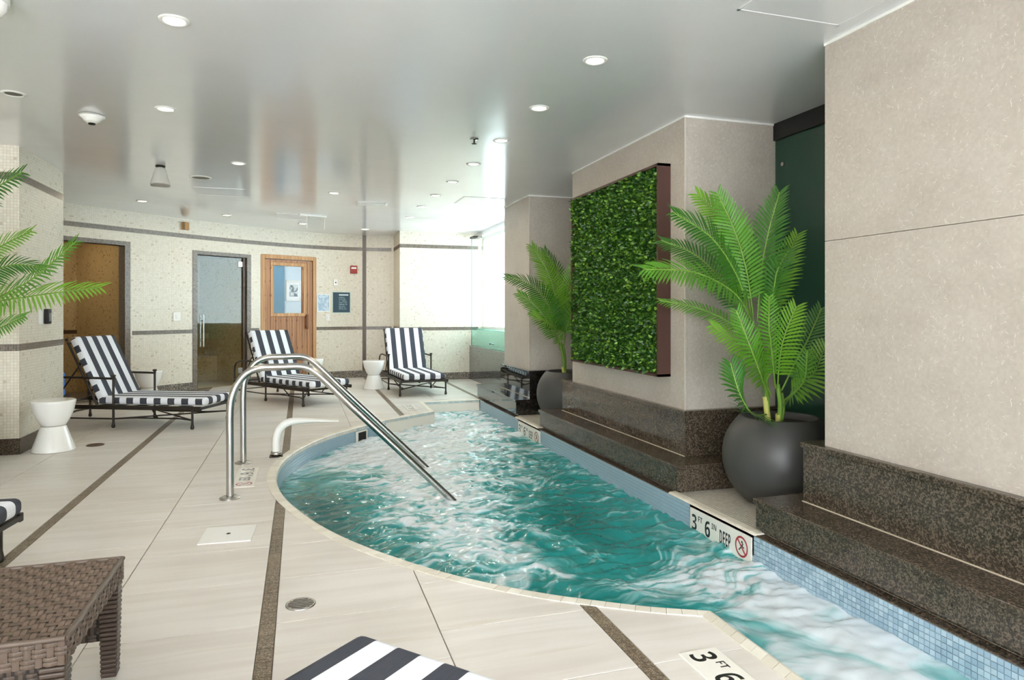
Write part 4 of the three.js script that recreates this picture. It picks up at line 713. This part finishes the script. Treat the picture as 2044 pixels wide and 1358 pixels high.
// ------------------------------------------------------------------ fittings on the walls
function wallThing(name, label, category, x, y, group) { const [[px, , pz], t] = onWallAt(x, 0, 0); return thing(name, label, category, [px, y, pz], t, group); }
{
  let g = wallThing('switch_plate', 'square white switch plate by the glass door', 'switch', -1.83, 1.17); part('plate', rbx(-0.06, 0.06, -0.065, 0.065, 0, 0.01, 0.003), M.white, g); part('rocker', rbx(-0.018, 0.018, -0.033, 0.033, 0.01, 0.015, 0.002), M.whiteGloss, g);
  g = wallThing('wall_sensor', 'small tan box sensor above the dark tile band', 'sensor', -1.73, 2.585); part('housing', rbx(-0.055, 0.055, -0.06, 0.06, 0, 0.04, 0.006), std({ color: srgb(186, 140, 84), roughness: 0.5 }), g); part('face', rbx(-0.055, -0.02, -0.055, 0.055, 0.04, 0.045, 0.002), std({ color: srgb(120, 96, 62), roughness: 0.5 }), g);
  g = wallThing('notice_frame', 'small pale blue notice in a white frame beside the sauna door', 'sign', 0.4, 1.41); part('frame', join(bx(-0.12, 0.12, 0.15, 0.165, 0, 0.015), bx(-0.12, 0.12, -0.165, -0.15, 0, 0.015), bx(-0.12, -0.105, -0.15, 0.15, 0, 0.015), bx(0.105, 0.12, -0.15, 0.15, 0, 0.015)), M.white, g);
  const rows = (bg, ink, head) => tex(96, 128, (u, v) => { const r = Math.floor(v * 22), on = r % 2 === 0 && v > 0.12 && v < 0.78 && u > 0.34 && u < 0.34 + 0.5 * (0.6 + 0.4 * hash(r, 3, 1)) && hash(Math.floor(u * 40), r, 9) > 0.2, top = head && v > 0.84 && v < 0.9 && u > 0.34 && u < 0.9; return top ? rgb(225, 235, 240) : on ? ink : bg; }, [1, 1]);
  part('print', new THREE.PlaneGeometry(0.21, 0.3).translate(0, 0, 0.006), std({ map: tex(64, 96, (u, v) => mixc(rgb(158, 184, 204), rgb(200, 216, 228), smooth(0.3, 0.7, fbm(u * 6, v * 8, 6, 8, 3, 55))), [1, 1]), roughness: 0.4 }), g);
  g = wallThing('rules_sign', 'dark teal rules sign with pale lines of print', 'sign', 0.73, 1.42); part('board', bx(-0.17, 0.17, -0.2, 0.2, 0, 0.012), std({ color: srgb(186, 202, 196), roughness: 0.4 }), g); part('print', bx(-0.157, 0.157, -0.187, 0.187, 0.012, 0.014), std({ map: (() => { const t = rows(rgb(36, 66, 80), rgb(134, 158, 168), true); return t; })(), roughness: 0.4 }), g);
  { const p = g.children[1].geometry, uv = p.attributes.uv, q = p.attributes.position; for (let i = 0; i < uv.count; i++) uv.setXY(i, q.getX(i) / 0.314 + 0.5, q.getY(i) / 0.374 + 0.5); }
  g = wallThing('fire_alarm', 'red fire alarm box with white strobe above the rules sign', 'fire alarm', 0.955, 2.04); part('body', rbx(-0.065, 0.065, -0.075, 0.075, 0, 0.05, 0.008), std({ color: srgb(158, 40, 30), roughness: 0.45 }), g); part('strobe', rbx(-0.05, 0.045, 0.01, 0.045, 0.05, 0.065, 0.006), M.whiteGloss, g);
  g = wallThing('thermostat', 'small white thermostat above the rules sign', 'thermostat', 0.62, 1.79); part('housing', rbx(-0.04, 0.04, -0.06, 0.06, 0, 0.025, 0.006), M.white, g); part('dial', new THREE.CylinderGeometry(0.012, 0.012, 0.008, 16).rotateX(Math.PI / 2).translate(0, 0, 0.027), M.iron, g);
  g = wallThing('switch_plate', 'narrow white switch plate under the pale notice', 'switch', 0.48, 1.14); part('plate', rbx(-0.035, 0.035, -0.06, 0.06, 0, 0.01, 0.003), M.white, g); part('rocker', rbx(-0.012, 0.012, -0.03, 0.03, 0.01, 0.015, 0.002), M.whiteGloss, g);
  g = thing('intercom', 'black wall intercom on a white plate on the mosaic column', 'intercom', [-2.35, 1.2, -7.5], Math.PI / 2); part('plate', rbx(-0.16, 0.16, -0.07, 0.07, 0, 0.012, 0.004), M.white, g); part('handset', rbx(-0.05, 0.05, -0.07, 0.075, 0.012, 0.05, 0.01), M.dark, g); part('speaker', rbx(-0.03, 0.03, -0.045, 0.035, 0.05, 0.053, 0.001), std({ color: srgb(110, 110, 112), roughness: 0.4 }), g);
  const cw = onWallAt(-2.86, 0, -1.35); g = thing('wall_dispenser', 'round black dispenser on the passage wall beyond the doorway', 'dispenser', [cw[0][0], 1.26, cw[0][2]], cw[1]); g.position.x -= 0.27; g.position.z += 0.22; part('body', new THREE.CylinderGeometry(0.085, 0.085, 0.06, 32).rotateX(Math.PI / 2).translate(0, 0, 0.05), M.dark, g); part('back_plate', rbx(-0.09, 0.09, -0.09, 0.09, 0, 0.02, 0.004), M.dark, g);
  g = thing('water_jug', 'bright blue water bottle showing past the mosaic column', 'bottle', [-2.84, 0, -9.3]); const bl = phy({ color: srgb(40, 120, 210), roughness: 0.25 }); part('body', lathe([[0, 0.24], [0.13, 0.24], [0.138, 0.25], [0.138, 0.4], [0.13, 0.41], [0.138, 0.42], [0.138, 0.5], [0.1, 0.55], [0, 0.55]], 32), bl, g); part('neck', lathe([[0, 0.62], [0.045, 0.62], [0.045, 0.56], [0.06, 0.55], [0, 0.55]], 24), bl, g); part('stand', rbx(-0.15, 0.15, 0, 0.24, -0.15, 0.15, 0.01), M.dark, g);
}
// ------------------------------------------------------------------ fittings on the ceiling
{
  let g = thing('smoke_detector', 'white conical smoke detector on the ceiling', 'smoke detector', [-1.47, CEIL, -5.66]); part('base', lathe([[0.0, -0.0], [0.085, 0], [0.087, -0.012], [0.0, -0.012]], 32), M.white, g); part('body', lathe([[0.078, -0.012], [0.07, -0.026], [0.06, -0.028], [0.054, -0.044], [0.044, -0.046], [0.034, -0.06], [0, -0.062]], 32), M.white, g); part('sensor', lathe([[0.024, -0.06], [0.022, -0.07], [0, -0.071]], 20), M.dark, g);
  g = thing('pendant_sensor', 'white bell shaped fitting hanging below the ceiling by the passage', 'ceiling fitting', [-1.33, CEIL, -7.42]); part('canopy', lathe([[0, 0], [0.045, 0], [0.045, -0.015], [0, -0.015]], 24), M.iron, g); part('bell', lathe([[0.02, -0.015], [0.045, -0.03], [0.06, -0.07], [0.075, -0.13], [0.092, -0.185], [0.088, -0.19], [0.0, -0.175]], 32), phy({ color: srgb(224, 222, 214), roughness: 0.2, transmission: 0.35, thickness: 0 }), g); part('rim', lathe([[0.083, -0.186], [0.09, -0.2], [0.06, -0.208], [0, -0.205]], 32), std({ color: srgb(150, 146, 136), roughness: 0.4 }), g);
  g = thing('ceiling_speaker', 'flat round grey ceiling speaker beyond the bell shaped fitting', 'speaker', [-1.03, CEIL, -7.93]); part('rim', lathe([[0.085, 0.0], [0.09, -0.01], [0.11, -0.006], [0.112, 0]], 36), M.white, g); part('grille', new THREE.CylinderGeometry(0.087, 0.087, 0.006, 36).translate(0, -0.003, 0), std({ color: srgb(140, 136, 126), roughness: 0.6 }), g);
  g = thing('exit_sign', 'clear acrylic sign panel hanging from the ceiling near the sauna door', 'sign', [0.22, CEIL, -10.55], 0.35); part('channel', bx(-0.25, 0.16, -0.02, 0, -0.02, 0.02), M.white, g); part('panel', bx(-0.13, 0.13, -0.2, -0.02, -0.004, 0.004), M.clear, g); part('panel_edge', join(bx(-0.136, -0.13, -0.2, -0.02, -0.005, 0.005), bx(0.13, 0.136, -0.2, -0.02, -0.005, 0.005)), M.white, g);
  g = thing('dome_camera', 'white dome fitting at the ceiling in front of the round unlit fitting', 'ceiling fitting', [-1.36, CEIL, -3.66]); part('base', lathe([[0, 0], [0.075, 0], [0.075, -0.03], [0, -0.03]], 32), M.white, g); part('dome', lathe([[0.068, -0.03], [0.062, -0.06], [0.045, -0.085], [0.02, -0.097], [0, -0.1]], 32), M.whiteGloss, g);
  g = thing('sprinkler_head', 'small dark sprinkler head beside the pool downlight row', 'sprinkler', [1.39, CEIL, -5.47]); part('escutcheon', lathe([[0, 0], [0.035, 0], [0.03, -0.008], [0.012, -0.01], [0, -0.01]], 24), M.steel, g); part('deflector', join(rod([0, -0.01, 0], [0, -0.04, 0], 0.008), lathe([[0, -0.04], [0.022, -0.041], [0.022, -0.045], [0, -0.046]], 16)), M.iron, g);
  g = thing('air_vent', 'rectangular slatted air vent in the ceiling', 'vent', [0.92, CEIL, -9.15], -0.06); part('frame', join(bx(-0.2, 0.2, -0.01, 0, -0.15, -0.12), bx(-0.2, 0.2, -0.01, 0, 0.12, 0.15), bx(-0.2, -0.17, -0.01, 0, -0.12, 0.12), bx(0.17, 0.2, -0.01, 0, -0.12, 0.12)), M.white, g); part('painted_duct', bx(-0.17, 0.17, -0.002, 0, -0.12, 0.12), M.dark, g); for (let i = 0; i < 7; i++) part('slat', bx(-0.17, 0.17, -0.003, 0.003, -0.016, 0.016).rotateX(0.5).translate(0, -0.008, -0.102 + i * 0.034), M.white, g);  // dark plate behind the slats paints the shade of the duct
}

scene.traverse((o) => { if (o.isMesh) o.castShadow = o.receiveShadow = true; });
renderer.render(scene, camera);
